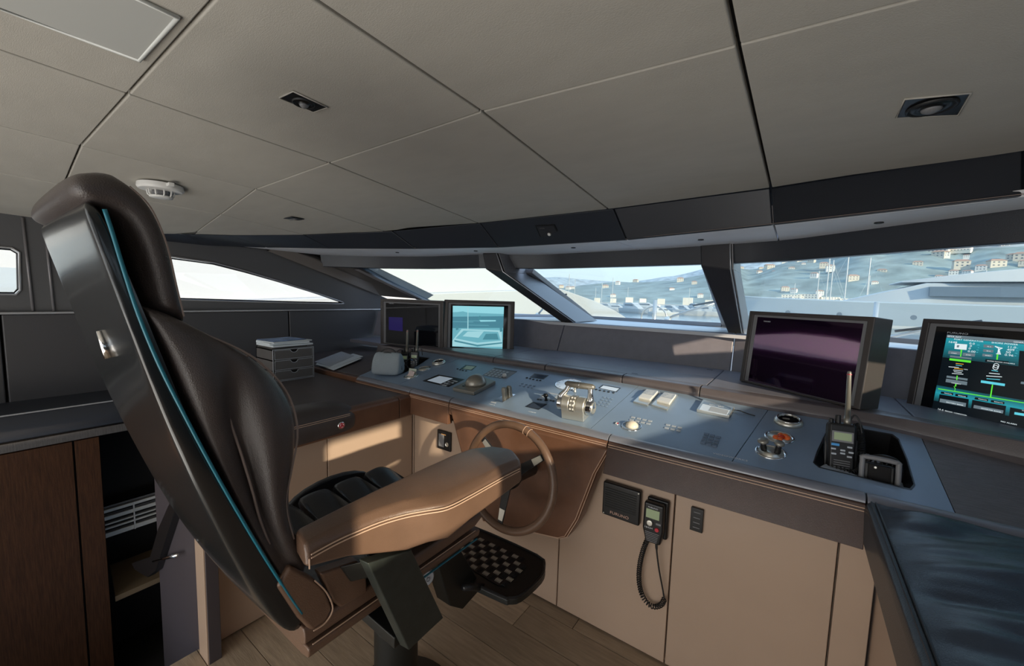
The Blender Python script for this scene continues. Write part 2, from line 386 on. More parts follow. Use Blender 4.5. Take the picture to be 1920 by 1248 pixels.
for x, sg in ((-3.3, 1), (.9, -1)):
    b = MB()
    for y in (.262, .335 if False else .335): b.tube([(x+sg*.004, y-.01, 1.25), (x+sg*.004, y-.02, 1.735)], .006, 6)
    # upright trim lines beside the wide window pillar
    o = b.build('window_trim', M['wframe'], None, smooth=True); o.name = 'trim_3' if x < 0 else 'trim_4'; o['kind'] = 'structure'
    for (a, b2) in ((-2.6, .15), (.155, 1.575), (1.585, 2.45)):
        pass
# wall lining below the sills: backrest panels of the side benches
def lining(x, sg, nm):
    root = empty(nm, (x, 0, .6), kind='structure')
    for a, b in ((-2.6, -1.2), (-1.195, .14), (.145, 1.555), (1.56, 2.52)):
        zb = .785 if b < 1.4 or a < 1.2 else .86
        zb = .80
        MB().prism([(x+sg*.012, a+.002, 1.235), (x+sg*.012, b-.002, 1.235), (x+sg*.03, b-.002, zb-.05), (x+sg*.03, a+.002, zb-.05)], (-sg*.05, 0, 0)).build('lining_panel', M['bench'], root, bev=.006, seg=3)
    MB().box((x+sg*.004, -.05, 1.242), (.05, 5.1, .012)).build('sill_edge', M['wedge'], root, bev=.003)
    MB().box((x-sg*.05, -.05, .3), (.06, 5.1, 2.0)).build('lining_core', M['gap'], root)
lining(-3.3, 1, 'trim_5'); lining(.9, -1, 'trim_6')

# ---- aft bulkhead with a wide doorway to the saloon
b = MB()
wallb = holed('wall_back', [(-3.36, -2.6, -.02), (.96, -2.6, -.02), (.96, -2.6, 2.0), (-3.36, -2.6, 2.0)], [[(-2.7, -2.6, .25), (.3, -2.6, .25), (.3, -2.6, 1.75), (-2.7, -2.6, 1.75)]], (0, -.08, 0), M['cab']); wallb['kind'] = 'structure'
dr = empty('window_7', (-1.2, -2.62, .25), kind='structure')
b = MB()
for x in (-2.68, -1.7, -.7, .28): b.box((x, -2.64, 1.0), (.05, .05, 1.5))
for z in (.27, 1.73): b.box((-1.2, -2.64, z), (3.0, .05, .05))
b.build('window_frame', M['dark'], dr)
MB().box((-1.2, -2.645, 1.0), (2.95, .008, 1.45)).build('pane', M['glasst'], dr)

# ---- A pillars, centre pillars, glass, sill, rear dash board
def mirror(p): return V((-2.4-p[0], p[1], p[2]))
gB = [Pz(668, 503, 1.61), V((-1.80, 2.44, 1.61)), V((-1.72, 3.40, 1.242)), Pz(846, 588, 1.242)]
gC = [Pz(984, 504, 1.61), V((-.44, 2.42, 1.61)), V((-.455, 3.42, 1.244)), V((Py(1097, 600, 3.40).x, 3.40, 1.242))]
gD = [V((-.44, 2.42, 1.61)), V((.82, 2.05, 1.61)), V((.935, 2.78, 1.232)), V((-.455, 3.42, 1.244))]
for i, q in enumerate((gB, gC, gD)):
    wd = empty('window_%d' % (8+i), (q[2]+q[3])/2, kind='structure')
    nn = (q[1]-q[0]).cross(q[3]-q[0]).normalized(); nn = nn if nn.y > 0 else -nn
    MB().prism(q, nn*.008).build('pane', M['glass'], wd)
    # inner frame: left rail, right rail, bottom rail (each with depth)
    def rail(a, b_, inw, wdt, name, mt=M['wframe']):
        inw = V(inw).normalized()
        MB().prism([a, b_, b_+inw*wdt, a+inw*wdt], -nn*.035).build(name, mt, wd, bev=.004)
    rail(q[0], q[3], (1, .05, 0), .075 if i == 1 else .07, 'side_rail')
    if i == 2: rail(q[1], q[2], (-1, 0, 0), .05, 'side_rail')
    rail(q[3]+V((0, -.0, -.012)), q[2]+V((0, 0, -.012)), (q[0]-q[3]), .045, 'bottom_rail')
MB().prism([(-3.28, 2.56, 1.222), (-1.9, 2.60, 1.222), (-.5, 2.60, 1.222), (.3, 2.5, 1.215), (.88, 2.2, 1.205), (.88, 3.3, 1.205), (-.45, 3.6, 1.215), (-2.0, 3.6, 1.222), (-3.28, 3.3, 1.222)], (0, 0, -.02)).build('windscreen_ledge', M['sill'], None).name = 'trim_7'
bpy.data.objects['trim_7']['kind'] = 'structure'
pil = empty('trim_8', (-1.2, 2.6, 1.23), kind='structure')
MB().prism([gB[1], gC[0], gC[3], gB[2]], (0, .03, .04)).build('pillar_web', M['gap'], pil)
def pillar(px_face, y1_, y2_, ybot, name):
    TL, TL2, BL, BR, TR2, TR = px_face
    P_ = [Py(*TL, y1_), Py(*TL2, y1_), Py(*BL, ybot), Py(*BR, ybot), Py(*TR2, y2_), Py(*TR, y2_)]
    dep = [V((0, .32, 0)), V((0, .36, 0)), V((0, .40, .004)), V((0, .40, .004)), V((0, .36, 0)), V((0, .32, 0))]
    n = 6; vs = P_ + [p+d for p, d in zip(P_, dep)]
    fs = [(0, 1, 4, 5), (1, 2, 3, 4), (6, 11, 10, 7), (7, 10, 9, 8)] + [(i, (i+1) % n, n+(i+1) % n, n+i) for i in range(n)]
    o = mk(name, vs, fs, M['dark'], pil, bev=.008, seg=3)
    sl = MB(); o2 = None
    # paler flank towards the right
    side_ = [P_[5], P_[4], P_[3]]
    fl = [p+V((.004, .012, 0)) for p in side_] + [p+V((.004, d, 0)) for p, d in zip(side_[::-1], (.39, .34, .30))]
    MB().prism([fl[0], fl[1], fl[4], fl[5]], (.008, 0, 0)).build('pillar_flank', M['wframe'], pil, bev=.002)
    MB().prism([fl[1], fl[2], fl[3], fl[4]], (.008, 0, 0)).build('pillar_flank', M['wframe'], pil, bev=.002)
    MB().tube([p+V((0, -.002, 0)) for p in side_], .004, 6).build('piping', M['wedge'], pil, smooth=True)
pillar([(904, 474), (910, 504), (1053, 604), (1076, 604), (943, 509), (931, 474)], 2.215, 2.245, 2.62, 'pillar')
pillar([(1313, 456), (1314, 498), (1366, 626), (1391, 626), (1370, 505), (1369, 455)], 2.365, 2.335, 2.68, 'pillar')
# front corner pillar on the port side: pale flat member running from the soffit to the sill
A0, A1 = V((-3.27, 1.45, 1.69)), V((-3.27, 2.90, 1.225))
Ap = [Px(500, 470, -3.27), Px(712, 554, -3.27), Py(800, 562, 2.75), Py(668, 500, 2.16), Py(575, 477, 1.86)]
MB().prism(Ap, (0, .10, .05)).build('corner_pillar', mat('pale_taupe_lining', (.17, .15, .135), .5), pil, bev=.006)
MB().prism([Py(575, 474, 1.86), Py(668, 500, 2.14), Py(800, 572, 2.74), Py(845, 588, 2.85), Py(664, 500, 2.16), Py(664, 484, 2.10)], (0, .05, .02)).build('corner_pillar_reveal', M['darkb'], pil, bev=.004)
MB().prism([(-3.42, 1.1, .9), (-3.36, 1.1, .9), (-3.36, 3.5, .9), (-3.42, 3.5, .9)], (0, 0, .34)).build('outer_side', M['gap'], pil)

cap_ = empty('trim_12', (-1.2, 0, 1.9), kind='structure')  # unseen boxes added to stop sky light leaking in above the soffit
MB().box((-1.25, 2.50, 1.83), (4.5, .05, .26)).build('leak_blocker', M['gap'], cap_)
for x_ in (-3.41, 1.0): MB().box((x_, -.05, 1.82), (.06, 5.2, .30)).build('leak_blocker', M['gap'], cap_)
MB().box((-3.36, 1.7, 1.755), (.10, 1.9, .07)).build('leak_blocker', M['gap'], cap_)
# rear board of the dash
rb = empty('trim_9', (-1.2, 2.6, 1.03), kind='structure')
def board(pts_top, pts_bot, name='dash_back_panel'):
    q = [*pts_top, *pts_bot[::-1]]
    MB().prism(q, (0, .04, 0)).build(name, M['dash'], rb, bev=.006, seg=3)
tz = 1.226
bt_ = [(-3.25, 2.30), (-2.45, 2.52), (-1.41, 2.55), (-.285, 2.55), (.45, 2.28), (.86, 2.02)]
for (a, b2) in zip(bt_, bt_[1:]):
    e1 = V((b2[0]-a[0], b2[1]-a[1], 0)).normalized()*.0025
    board([V((a[0]+.03*(a[0] == -1.41), a[1]+.06, tz))+e1, V((b2[0]+.03*(b2[0] == -1.41), b2[1]+.06, tz))-e1], [V((a[0], a[1], 1.0))+e1, V((b2[0], b2[1], 1.0))-e1])

# ---- floor (planks run across the boat)
fl = empty('floor', (-1.2, 0, 0), kind='structure')
y = -2.6; row = 0
while y < 1.55:
    x = -1.80 if y > -1.0 else -3.3; x += 0; first = True; k = 0
    x0 = x
    while x < .92:
        L = (.55 + .9*random.random()) if x == x0 else 1.25
        x1 = min(.93, x+L)
        MB().box(((x+x1)/2, y+.07, -.01), (x1-x-.002, .138, .02)).build('plank', random.choice(M['floor']), fl, bev=.0012, seg=1)
        x = x1
    y += .14; row += 1
MB().box((-.44, -.5, -.035), (2.74, 4.2, .03)).build('subfloor', M['gap'], fl)

# ================================================================== FURNITURE
# ---- dash top and padded roll behind the console
dash = empty('dashboard', (-1.2, 2.2, .99), 'long blue-grey leather dashboard under the windscreens carrying the four monitors', 'dashboard')
zd = 1.018
rollpx = [(700, 644), (780, 656), (925, 680), (1022, 694), (1166, 717), (1311, 743), (1440, 768), (1640, 800), (1727, 820), (1920, 862)]
rollb = [PT(*p) for p in rollpx[1:-1]]
rollb = [V((-2.75, 1.96, .90)), V((-2.30, 1.985, .978))] + rollb[1:] + [V((.62, 1.80, .955)), V((.90, 1.60, .93))]
def rolly(x): return polyat(rollb, x)
def rollz(x):
    for a, b_ in zip(rollb, rollb[1:]):
        if a.x <= x <= b_.x: return a.z+(b_.z-a.z)*(x-a.x)/(b_.x-a.x)
    return rollb[0].z if x < rollb[0].x else rollb[-1].z
segx = [-2.72, -2.25, PT(925, 680).x, PT(1022, 694).x, PT(1166, 717).x, PT(1311, 743).x, .90]
for a, b_ in zip(segx, segx[1:]):
    N = max(2, int((b_-a)/.09)); rings = []
    for k in range(N+1):
        x = a+.0022+(b_-a-.0044)*k/N; y0 = rolly(x); z0 = rollz(x); zt = zd if x > -2.3 else zd-.03
        sh = .997 if k in (0, N) else 1
        prof = [(.0, -.02), (-.002, .0), (-.006, .012), (-.002, .026), (.010, (zt-z0)-.004), (.024, zt-z0), (.07, zt-z0), (.07, -.02)]
        rings.append([V((x, y0+p, z0+q)) for p, q in prof])
    MB().loft(rings).build('dash_roll', M['dasht'], dash, smooth=False, bev=.0025)
def dashpoly(name, xs, fy0, fy1, z=zd, lift=0):
    lo = [V((x, fy0(x), z)) for x in xs]; hi = [V((x, fy1(x), z)) for x in xs]
    MB().prism(lo+hi[::-1], (0, 0, -.03)).build(name, M['dash'], dash, bev=.004, seg=2)
def lin(a, b_, n=8): return [a+(b_-a)*k/n for k in range(n+1)]
backy = lambda x: polyat([V((p[0], p[1], 0)) for p in bt_], x)-.002
midy = lambda x: rolly(x)+.072+(backy(x)-rolly(x)-.07)*.42
fr = lambda x: rolly(x)+.073
dashpoly('dash_top', lin(-3.20, -2.30, 4), lambda x: fr(x)+.0, backy, zd-.03)
dashpoly('dash_top', lin(-2.296, -1.55), fr, backy)
dashpoly('dash_top', lin(-1.546, -.318), fr, lambda x: midy(x)-.0015)
dashpoly('dash_top', lin(-1.546, -.318), lambda x: midy(x)+.0015, backy)
dashpoly('dash_top', lin(-.314, .36), fr, backy)
dashpoly('dash_top', lin(.364, .86), fr, backy)
for p in [(1024, 657), (1331, 693), (1190, 700)]:
    q = Pz(*p, zd); MB().box(q+V((0, 0, .0005)), (.03, .008, .001)).build('latch_slot', M['black'], dash)
MB().prism([(-3.28, 1.2, .60), (.88, 1.2, .60), (.88, 2.5, .60), (-3.28, 2.5, .60)], (0, 0, .24)).build('dash_core', M['gap'], dash) if False else None

# ---- the console: sloping blue-grey instrument top in four plates, leather front
con = empty('helm_console', (-1.0, 1.7, .74), 'long sloping slate blue helm console with stitched brown leather front', 'console')
def quadT(px, h=0): return [PT(*p, h) for p in px]
yF = 1.475
def plate(xs_front, xs_back, holes=[], name='console_plate', mt=None, th=.02):
    a, b_ = xs_front; c, d = xs_back
    front = [V((a, yF, 0)), V((b_, yF, 0))]
    back = [V((x, rolly(x)-.003, 0)) for x in lin(d, c, 8)]
    pts = [V((p.x, p.y, .87+(p.y-1.45)*TS)) for p in front+back]
    return holed(name, pts, holes, -TN*th, mt or M['slate'], con)
# recessed trays: outline of the openings
trayR = quadT([(1562, 797), (1600, 802), (1672, 815), (1684, 824), (1700, 862), (1713, 908), (1706, 916), (1690, 913), (1610, 893), (1538, 876), (1527, 867), (1534, 846), (1550, 812)])
trayL = quadT([(745, 671), (772, 667), (804, 671.5), (790, 681), (770, 692), (758, 699), (735, 703), (712, 700), (694, 693), (715, 683)])
def inset(poly, k):
    c = sum(poly, V((0, 0, 0)))/len(poly); return [c+(p-c)*k for p in poly]
xs1 = PT(858, 673).x; xs2 = PT(1198, 722).x; xs2f = PT(1121, 794).x-.01; xs3 = PT(1440, 768).x; xs3f = PT(1377, 862).x-.006
xs1f = PT(800, 700).x-.03
plate((-2.22, xs1f-.0015), (-2.27, xs1-.0015), [trayL])
plate((xs1f+.0015, xs2f-.0012), (xs1+.0015, xs2-.0012))
plate((xs2f+.0012, xs3f-.0015), (xs2+.0012, xs3-.0015))
plate((xs3f+.0015, PT(1785, 950).x), (xs3+.0015, PT(1727, 820).x), [trayR])
plate((PT(1785, 950).x+.002, .89), (PT(1727, 820).x+.002, .89), name='grained_leaf', mt=M['grain'])
# port ledge (bilinear sheet from the plates' slope to the level wall ledge)
rings = []
for k in range(9):
    t = k/8; x0 = -2.222-1.05*t; x1 = -2.272-1.0*t
    f = V((x0, yF-.0, .87+.005*(1-t))); bk = V((x1, 1.98+.24*t, .976-.074*t))
    rings.append([f, bk, bk-V((0, 0, .03)), f-V((0, 0, .03))])
MB().loft(rings).build('port_ledge', M['desk'], con, bev=.002)
b = MB(); b.box((-2.76, 1.8, .84), (.02, .6, .06)); 
# trays
for nm, tr, dp in (('tray', trayR, .085), ('tray', trayL, .06)):
    lo = [p-TN*dp for p in inset(tr, .93)]; n = len(tr); b = MB()
    up1 = inset(tr, 1.0)
    b.add([p+TN*.0015 for p in inset(tr, 1.03)]+[p+TN*.0015 for p in up1]+[p for p in inset(tr, .985)]+lo,
          [(i, (i+1) % n, n+(i+1) % n, n+i) for i in range(n)]+[(n+i, n+(i+1) % n, 2*n+(i+1) % n, 2*n+i) for i in range(n)]+[(2*n+i, 2*n+(i+1) % n, 3*n+(i+1) % n, 3*n+i) for i in range(n)]+[tuple(range(3*n, 4*n))])
    b.build(nm, M['black'], con)
# front roll and leather valances
vx = [-2.20, -1.70, PT(842, 747).x+.02, -.555, .195, .88]
zf = .874
def fprof(x, yb, zb):
    return [V((x, yF+.004, zf-.0165)), V((x, 1.438, zf-.0165)), V((x, 1.434, zf-.021)), V((x, yb, zb)), V((x, yb+.03, zb)), V((x, yF+.004, zf-.04))]
M['brown_shade'] = mat('shaded_brown_leather', (.060, .032, .024), .32, bump=.3, bscale=600, var=.12, vscale=14)  # same brown leather, shade of the right valances put into its colour
M['lip'] = mat('console_lip_leather', (.21, .22, .26), .28, spec=.9, bump=.15, bscale=600)
def lprof(x): return [V((x, yF+.001, zf+.0035)), V((x, 1.462, zf+.0035)), V((x, 1.447, zf-.001)), V((x, 1.439, zf-.009)), V((x, 1.438, zf-.0155)), V((x, yF+.001, zf-.0155))]
for i, (a, b_) in enumerate(zip(vx, vx[1:])):
    cowl = i == 2
    mt = M['brown_shade'] if i > 2 else M['brown']; N = 6; rings = []
    for k in range(N+1):
        x = a+.002+(b_-a-.004)*k/N
        rings.append(fprof(x, 1.43, .80) if cowl else fprof(x, 1.43, .745) if i < 2 else fprof(x, 1.395, .745))
    MB().loft(rings).build('leather_valance', mt, con, bev=.002)
    MB().loft([lprof(a+.002+(b_-a-.004)*k/4) for k in range(5)]).build('front_lip', M['lip'], con, smooth=False, bev=.0015)
    yb_ = 1.395 if i > 2 else 1.43; zb_ = .80 if cowl else .745
    for dz in (.027, .035):
        ys_ = 1.434-(1.434-yb_)*(dz-.021)/(zf-.021-zb_)-.0005
        MB().tube([(a+.004, ys_, zf-dz), (b_-.004, ys_, zf-dz)], .0013, 4).build('stitching', M['stitch'], con)
# bring the left end of the valance under the ledge
MB().prism([(-3.26, 1.44, .868), (-2.2, 1.44, .872), (-2.2, 1.44, .80), (-3.26, 1.44, .80)], (0, .03, 0)).build('leather_valance', M['brown'], con, bev=.004)
# steering cowl: padded trapezoid hanging below the roll
cw = [Py(842, 750, 1.43), Py(1147, 822, 1.43), Py(1120, 885, 1.43), Py(1085, 975, 1.43), Py(1064, 1008, 1.43), Py(1050, 1011, 1.43), Py(905, 978, 1.43), Py(885, 925, 1.43), Py(864, 850, 1.43)]
for p in cw[:2]: p.z = min(p.z, .836)
cwc = sum(cw, V((0, 0, 0)))/len(cw)
cowl_ = empty('steering_cowl', (-.98, 1.46, .32), 'stitched brown leather trapezoid cowl hanging under the console behind the wheel', 'cowl')
MB().loft([[V((p.x, 1.50, p.z)) for p in cw], [V((p.x, 1.44, p.z)) for p in cw], [V((cwc.x+(p.x-cwc.x)*.97, 1.424, cwc.z+(p.z-cwc.z)*.97)) for p in cw]]).build('leather_cover', M['brown'], cowl_, bev=.008, seg=3)
for k in (.955, .985):
    MB().tube([V((cwc.x+(p.x-cwc.x)*k, 1.4235 if k < .97 else 1.430, cwc.z+(p.z-cwc.z)*k)) for p in cw[1:]], .0014, 4).build('stitching', M['stitch'], cowl_)
MB().box((-1.02, 1.40, .63), (.05, .05, .05)).build('wheel_boss', M['black'], cowl_)
MB().prism([V((.89, 1.49, .775)), V((-3.2, 1.49, .775)), V((-3.2, 2.0, .80)), V((.89, 2.0, .80))], (0, 0, -.02)).build('console_floor', M['gap'], con)

# ---- cabinets under the console (each door a unit)
def cab(name, label, x0, x1, extra=None, z0=.0, z1=.735, y=1.52):
    o = empty(name, ((x0+x1)/2, y+.2, z0), label, 'cabinet', 'taupe cabinets under the console')
    MB().box(((x0+x1)/2, y+.22, (z0+z1)/2), (x1-x0-.004, .38, z1-z0)).build('body', M['cab'], o)
    MB().box(((x0+x1)/2, y+.01, (z0+z1)/2+.003), (x1-x0-.005, .02, z1-z0-.012)).build('door', M['cab'], o, bev=.0025)
    return o
cab('base_cabinet', 'narrow taupe cabinet panel in the left corner behind the black socket plate', -1.755, -1.31)
cab('base_cabinet', 'taupe cabinet behind the steering wheel and footrest', -1.31, -.79)
cab('base_cabinet', 'taupe cabinet carrying the black loudspeaker and corded handset', -.79, -.317)
cab('base_cabinet', 'wide taupe cabinet with the slim black switch plate, right of the handset', -.317, .155)
cab('base_cabinet', 'narrow taupe filler cabinet in the right corner next to the padded bench', .155, .245)
# ---- port desk with its cabinets
desk = empty('port_desk', (-2.2, 1.0, .73), 'low brown leather topped desk left of the helm console', 'desk')
MB().prism([(-1.70, .52, .845), (-1.70, 1.43, .845), (-3.26, 1.43, .845), (-3.26, .93, .845), (-2.26, .93, .845), (-2.26, .52, .845)], (0, 0, -.04)).build('desk_top', M['desk'], desk, bev=.003)
def edge(y0, y1):
    prof = [(-1.74, .8465), (-1.705, .8475), (-1.69, .842), (-1.684, .830), (-1.684, .74), (-1.69, .733), (-1.73, .733)]
    MB().loft([[V((x, y, z)) for x, z in prof] for y in (y0, y1)]).build('edge_roll', M['desk'] if y1 < 1.3 else M['brown'], desk, bev=.002)
edge(.50, 1.355); edge(1.36, 1.445)
def pcab(label, y0, y1):
    o = empty('base_cabinet', (-1.9, (y0+y1)/2, 0), label, 'cabinet', 'pale cabinets under the port desk')
    MB().box((-2.0, (y0+y1)/2, .365), (.44, y1-y0-.004, .73)).build('body', M['cab'], o)
    MB().box((-1.774, (y0+y1)/2, .366), (.02, y1-y0-.005, .715)).build('door', M['cab'], o, bev=.0025)
pcab('pale cabinet under the port desk, the one hidden behind the seat back', .53, 1.0)
pcab('sunlit pale cabinet under the port desk next to the corner', 1.0, 1.515)
cf_ = empty('trim_13', (-1.2, 1.6, 0), kind='structure')  # blocks added in the cabinet corners to stop light leaks
MB().box((-1.80, 1.56, .36), (.085, .08, .72)).build('corner_fill', M['cab'], cf_)
part_ = empty('trim_10', (-2.0, .5, -.8), kind='structure')
MB().box((-1.985, .505, .02), (.60, .04, 1.62)).build('partition_panel', M['cabp'], part_, bev=.002)
MB().box((-1.73, .503, .36), (.085, .046, .72)).build('corner_post', M['cab'], part_, bev=.002)
# armrest pad on the desk edge
pad = empty('desk_arm_pad', (-1.72, .85, .74), 'dark padded leather armrest with a round red button on the port desk edge', 'pad')
rings = []
ys = [.50, .70, .85, 1.0, 1.08, 1.105]
for i, yy in enumerate(ys):
    s_ = [1, 1, 1, .96, .80, .45][i]; hh = [.035, .035, .034, .030, .018, .004][i]
    prof = [(-1.90, .846), (-1.86, .85+hh*.8), (-1.78, .848+hh), (-1.71, .846+hh*.9), (-1.676, .835), (-1.670, .80), (-1.673, .785-.03*s_), (-1.69, .775-.045*s_), (-1.72, .77), (-1.80, .845)]
    rings.append([V((-1.74+(x+1.74)*(.7+.3*s_), yy, z)) for x, z in prof])
MB().loft(rings).build('pad_cover', M['chaird'], pad, sub=2)
for zz in (.832, .824):
    MB().tube([(-1.6715, yy, zz) for yy in (.50, .8, 1.0, 1.06)], .0012, 4).build('stitching', M['stitch'], pad)
q = Px(640, 797, -1.668)
MB().lathe(q, (1, 0, 0), [(.017, -.006), (.017, .002), (.013, .004)], 20).build('button_rim', M['chrome'], pad, smooth=True)
MB().disc(q+V((.004, 0, 0)), (1, 0, 0), .013, .001, 20).build('red_button', M['red'], pad)
b = MB()
for a in range(3): b.tube([q+V((.0055, math.cos(t)*.008, math.sin(t)*.008)) for t in [a*2.1+.2*k for k in range(7)]], .0012, 4)
b.build('button_emblem', M['white'], pad)

# ---- port side bench ledge, wood cupboard and the louvred recess
lb = empty('side_bench', (-3.0, -.6, .6), 'black leather side ledge along the left wall above the brown wood doors', 'bench')
MB().prism([(-3.28, -2.5, .785), (-3.28, .925, .785), (-2.95, .925, .785), (-2.95, -2.5, .785)], (0, 0, -.06)).build('ledge_top', M['darkb'], lb, bev=.004)
prof = [(-2.97, .785), (-2.94, .786), (-2.925, .778), (-2.90, .74), (-2.893, .70), (-2.90, .672), (-2.93, .66), (-2.98, .66)]
MB().loft([[V((x, yy, z)) for x, z in prof] for yy in (-2.5, -1.0, .14, .925)]).build('bolster', M['darkb'], lb, bev=.003)
MB().tube([(-2.932, -2.5, .787), (-2.932, .92, .787)], .004, 6).build('bright_edge', M['wedge'], lb)
MB().box((-2.92, -.79, .640), (.03, 3.42, .042)).build('grey_wood_strip', M['woodg'], lb, bev=.002)
wc = empty('wood_cupboard', (-3.0, -.5, -.8), 'dark brown oak cupboard doors below the left wall ledge', 'cupboard')
for a, b_ in ((-1.4, -.62), (-.615, .315), (.32, .41)):
    MB().box((-2.91, (a+b_)/2, -.09), (.022, b_-a-.003, 1.41)).build('door', M['wood'], wc, bev=.0015)
MB().box((-3.1, -.9, -.09), (.35, 2.6, 1.40)).build('carcass', M['gap'], wc)
lv = empty('louvre_vent', (-3.2, .55, -.1), 'white metal louvred grille seen in the dark recess right of the brown doors', 'vent')
for i, (zz, hh) in enumerate(((.088, .024), (.045, .030), (.008, .014), (-.018, .016), (-.058, .036))):
    MB().box((-3.19, .60, zz), (.012, .42, hh*.75)).build('slat', M['white'], lv, bev=.003)
for zz in (.068, .022, -.006, -.034): MB().box((-3.20, .60, zz), (.008, .42, .003)).build('slat_gap', M['gap'], lv)
MB().box((-3.18, .575, .015), (.008, .006, .17)).build('upright', M['white'], lv)
MB().box((-3.206, .60, .015), (.006, .42, .19)).build('back_plate', M['grey'], lv)
rc = empty('trim_11', (-3.1, .6, -.8), kind='structure')
MB().box((-3.32, .7, 0), (.05, 1.4, 1.7)).build('recess_back', M['gap'], rc)
MB().box((-2.8, .92, -.1), (1.2, .03, 1.5)).build('recess_side', M['gap'], rc)
MB().box((-2.6, -.2, -.83), (1.6, 2.6, .03)).build('lower_floor', M['gap'], rc)
MB().box((-2.08, -.4, -.42), (.5, .02, .80)).build('recess_side', M['gap'], rc)
sh = tag(MB().prism([Pz(205, 1050, -.30), Pz(303, 1018, -.30), Pz(303, 1080, -.30), Pz(216, 1118, -.30)], (0, 0, -.03)).build('stair_tread', mat('tan_tread', (.20, .14, .08), .6, bump=.3, bscale=60), None), 'small tan landing board low in the dark recess at the left', 'step')
# handrail bracket in front of the recess
hb = empty('rail_bracket', Py(280, 1050, .47), 'black angled rail bracket with a short chrome pin by the plum panel', 'bracket')
P_ = [Py(*p, .46) for p in ((318, 940), (330, 950), (292, 1070), (276, 1082), (268, 1078), (252, 1068), (246, 1056), (280, 1045), (296, 990))]
MB().prism(P_, (0, .03, 0)).build('bracket_arm', M['black'], hb, bev=.004)
MB().tube([Py(288, 1052, .46), Py(333, 1040, .46)], .006, 8).build('chrome_pin', M['chrome'], hb, smooth=True)

# ---- starboard padded bench running aft from the console
bn = empty('padded_bench', (.55, .4, .74), 'wrinkled blue-black leather bench pad at the right end of the console', 'bench pad')
nx, ny = 60, 240; vs = []; fs = []
x0, x1, y0_, y1_ = .215, .89, -1.2, 1.435
def hgt(x, y):
    u = (x-x0)/(x1-x0); v = (y-y0_)/(y1_-y0_)
    e = min(1, (x-x0)/.10, (x1-x)/.05, (y1_-y)/.03); e = max(0, e)
    from mathutils import noise
    d = (-x*.30+y*1.0)
    n1 = noise.noise(V((x*2.2+y*.5, d*13+noise.noise(V((x*3, y*3, 0)))*1.5, 0)))
    n2 = noise.noise(V((x*4, d*30, 3)))
    return (.868+.012*math.sin(math.pi*min(1, e)/2)) + (n1*.017+n2*.006)*min(1, (x-x0)/.05)*(1 if y < 1.40 else .3)
for j in range(ny+1):
    for i in range(nx+1):
        x = x0+(x1-x0)*i/nx; yy = y0_+(y1_-y0_)*j/ny; vs.append(V((x, yy, hgt(x, yy))))
for j in range(ny):
    for i in range(nx): a = j*(nx+1)+i; fs.append((a, a+1, a+nx+2, a+nx+1))
o = mk('pad_top', vs, fs, mat('blue_black_leather', (.045, .062, .088), .27, spec=.7, bump=.3, bscale=420), bn, smooth=True)
MB().loft([[V((x, yy, z)) for x, z in ((.218, .866), (.206, .868), (.194, .860), (.190, .845), (.192, .76), (.20, .752), (.23, .75))] for yy in (-1.2, .2, 1.0, 1.436)]).build('pad_side', mat('bench_side_leather', (.025, .028, .034), .35, bump=.3, bscale=420), bn, bev=.003)
MB().box((.55, .12, .80), (.66, 2.62, .10)).build('pad_core', M['gap'], bn)
for xx, zz in ((.212, .8705), (.203, .8700)):
    MB().tube([(xx, yy, zz) for yy in (-1.2, .5, 1.43)], .0022, 5).build('seam_piping', M['darkb'], bn)
for i, (a, b_) in enumerate(((.98, 1.515), (.44, .98), (-.6, .44))):
    o = empty('base_cabinet', (.4, (a+b_)/2, 0), ['taupe side cabinet under the bench pad, nearest the console corner', 'taupe side cabinet under the middle of the bench pad', 'taupe side cabinet under the near end of the bench pad'][i], 'cabinet', 'taupe cabinets under the bench pad')
    MB().box((.50, (a+b_)/2, .372), (.44, b_-a-.004, .744)).build('body', M['cab'], o)
    MB().box((.258, (a+b_)/2, .372), (.02, b_-a-.005, .73)).build('door', M['cab'], o, bev=.0025)
MB().box((.265, 1.62, .36), (.03, .20, .72)).build('corner_fill', M['cab'], cf_)

# ================================================================== HELM CHAIR
XR = -.78; XC = -1.0
ch = empty('helm_chair', (-1.0, .80, 0), 'large high backed brown leather helm chair with black shell and teal piping', 'chair')
def S(px, py, x=XR): return Px(px, py, x)
def mx(p): return V((2*XC-p.x, p.y, p.z))
# back shell
bkc = [S(*p) for p in [(149, 368), (172, 430), (200, 505), (232, 590), (270, 690), (310, 790), (355, 890), (405, 990), (455, 1080), (505, 1155), (545, 1197)]]
frc = [S(*p) for p in [(186, 385), (212, 440), (236, 505), (262, 590), (300, 680), (345, 770), (398, 870), (452, 965), (500, 1045), (548, 1120), (580, 1172)]]
rings = []
for x, k in ((XR, .12), (XR-.006, .02), (XR-.02, -.04), (XR-.12, -.12), (XC, -.16)):
    rings.append((x, k))
allr = []
for (x, k) in rings: allr.append([V((x, 0, 0))+V((0, a.y+(b_.y-a.y)*k, a.z+(b_.z-a.z)*k)) for a, b_ in zip(bkc, frc)] + [V((x, a.y, a.z)) for a in frc[::-1]])
full = allr + [[mx(p) for p in r_] for r_ in allr[-2::-1]]
MB().loft(full).build('back_shell', M['shell'], ch, sub=2)
pp = [S(*p, XR+.004) for p in [(196, 392), (212, 440), (232, 505), (260, 590), (298, 682), (343, 772), (396, 872), (450, 967), (498, 1047), (545, 1120), (566, 1150)]]
MB().tube(smoothpts(pp, 4), .0028, 6).build('teal_piping', M['teal'], ch, smooth=True)
MB().tube(smoothpts([mx(p) for p in pp], 4), .0028, 6).build('teal_piping', M['teal'], ch, smooth=True)
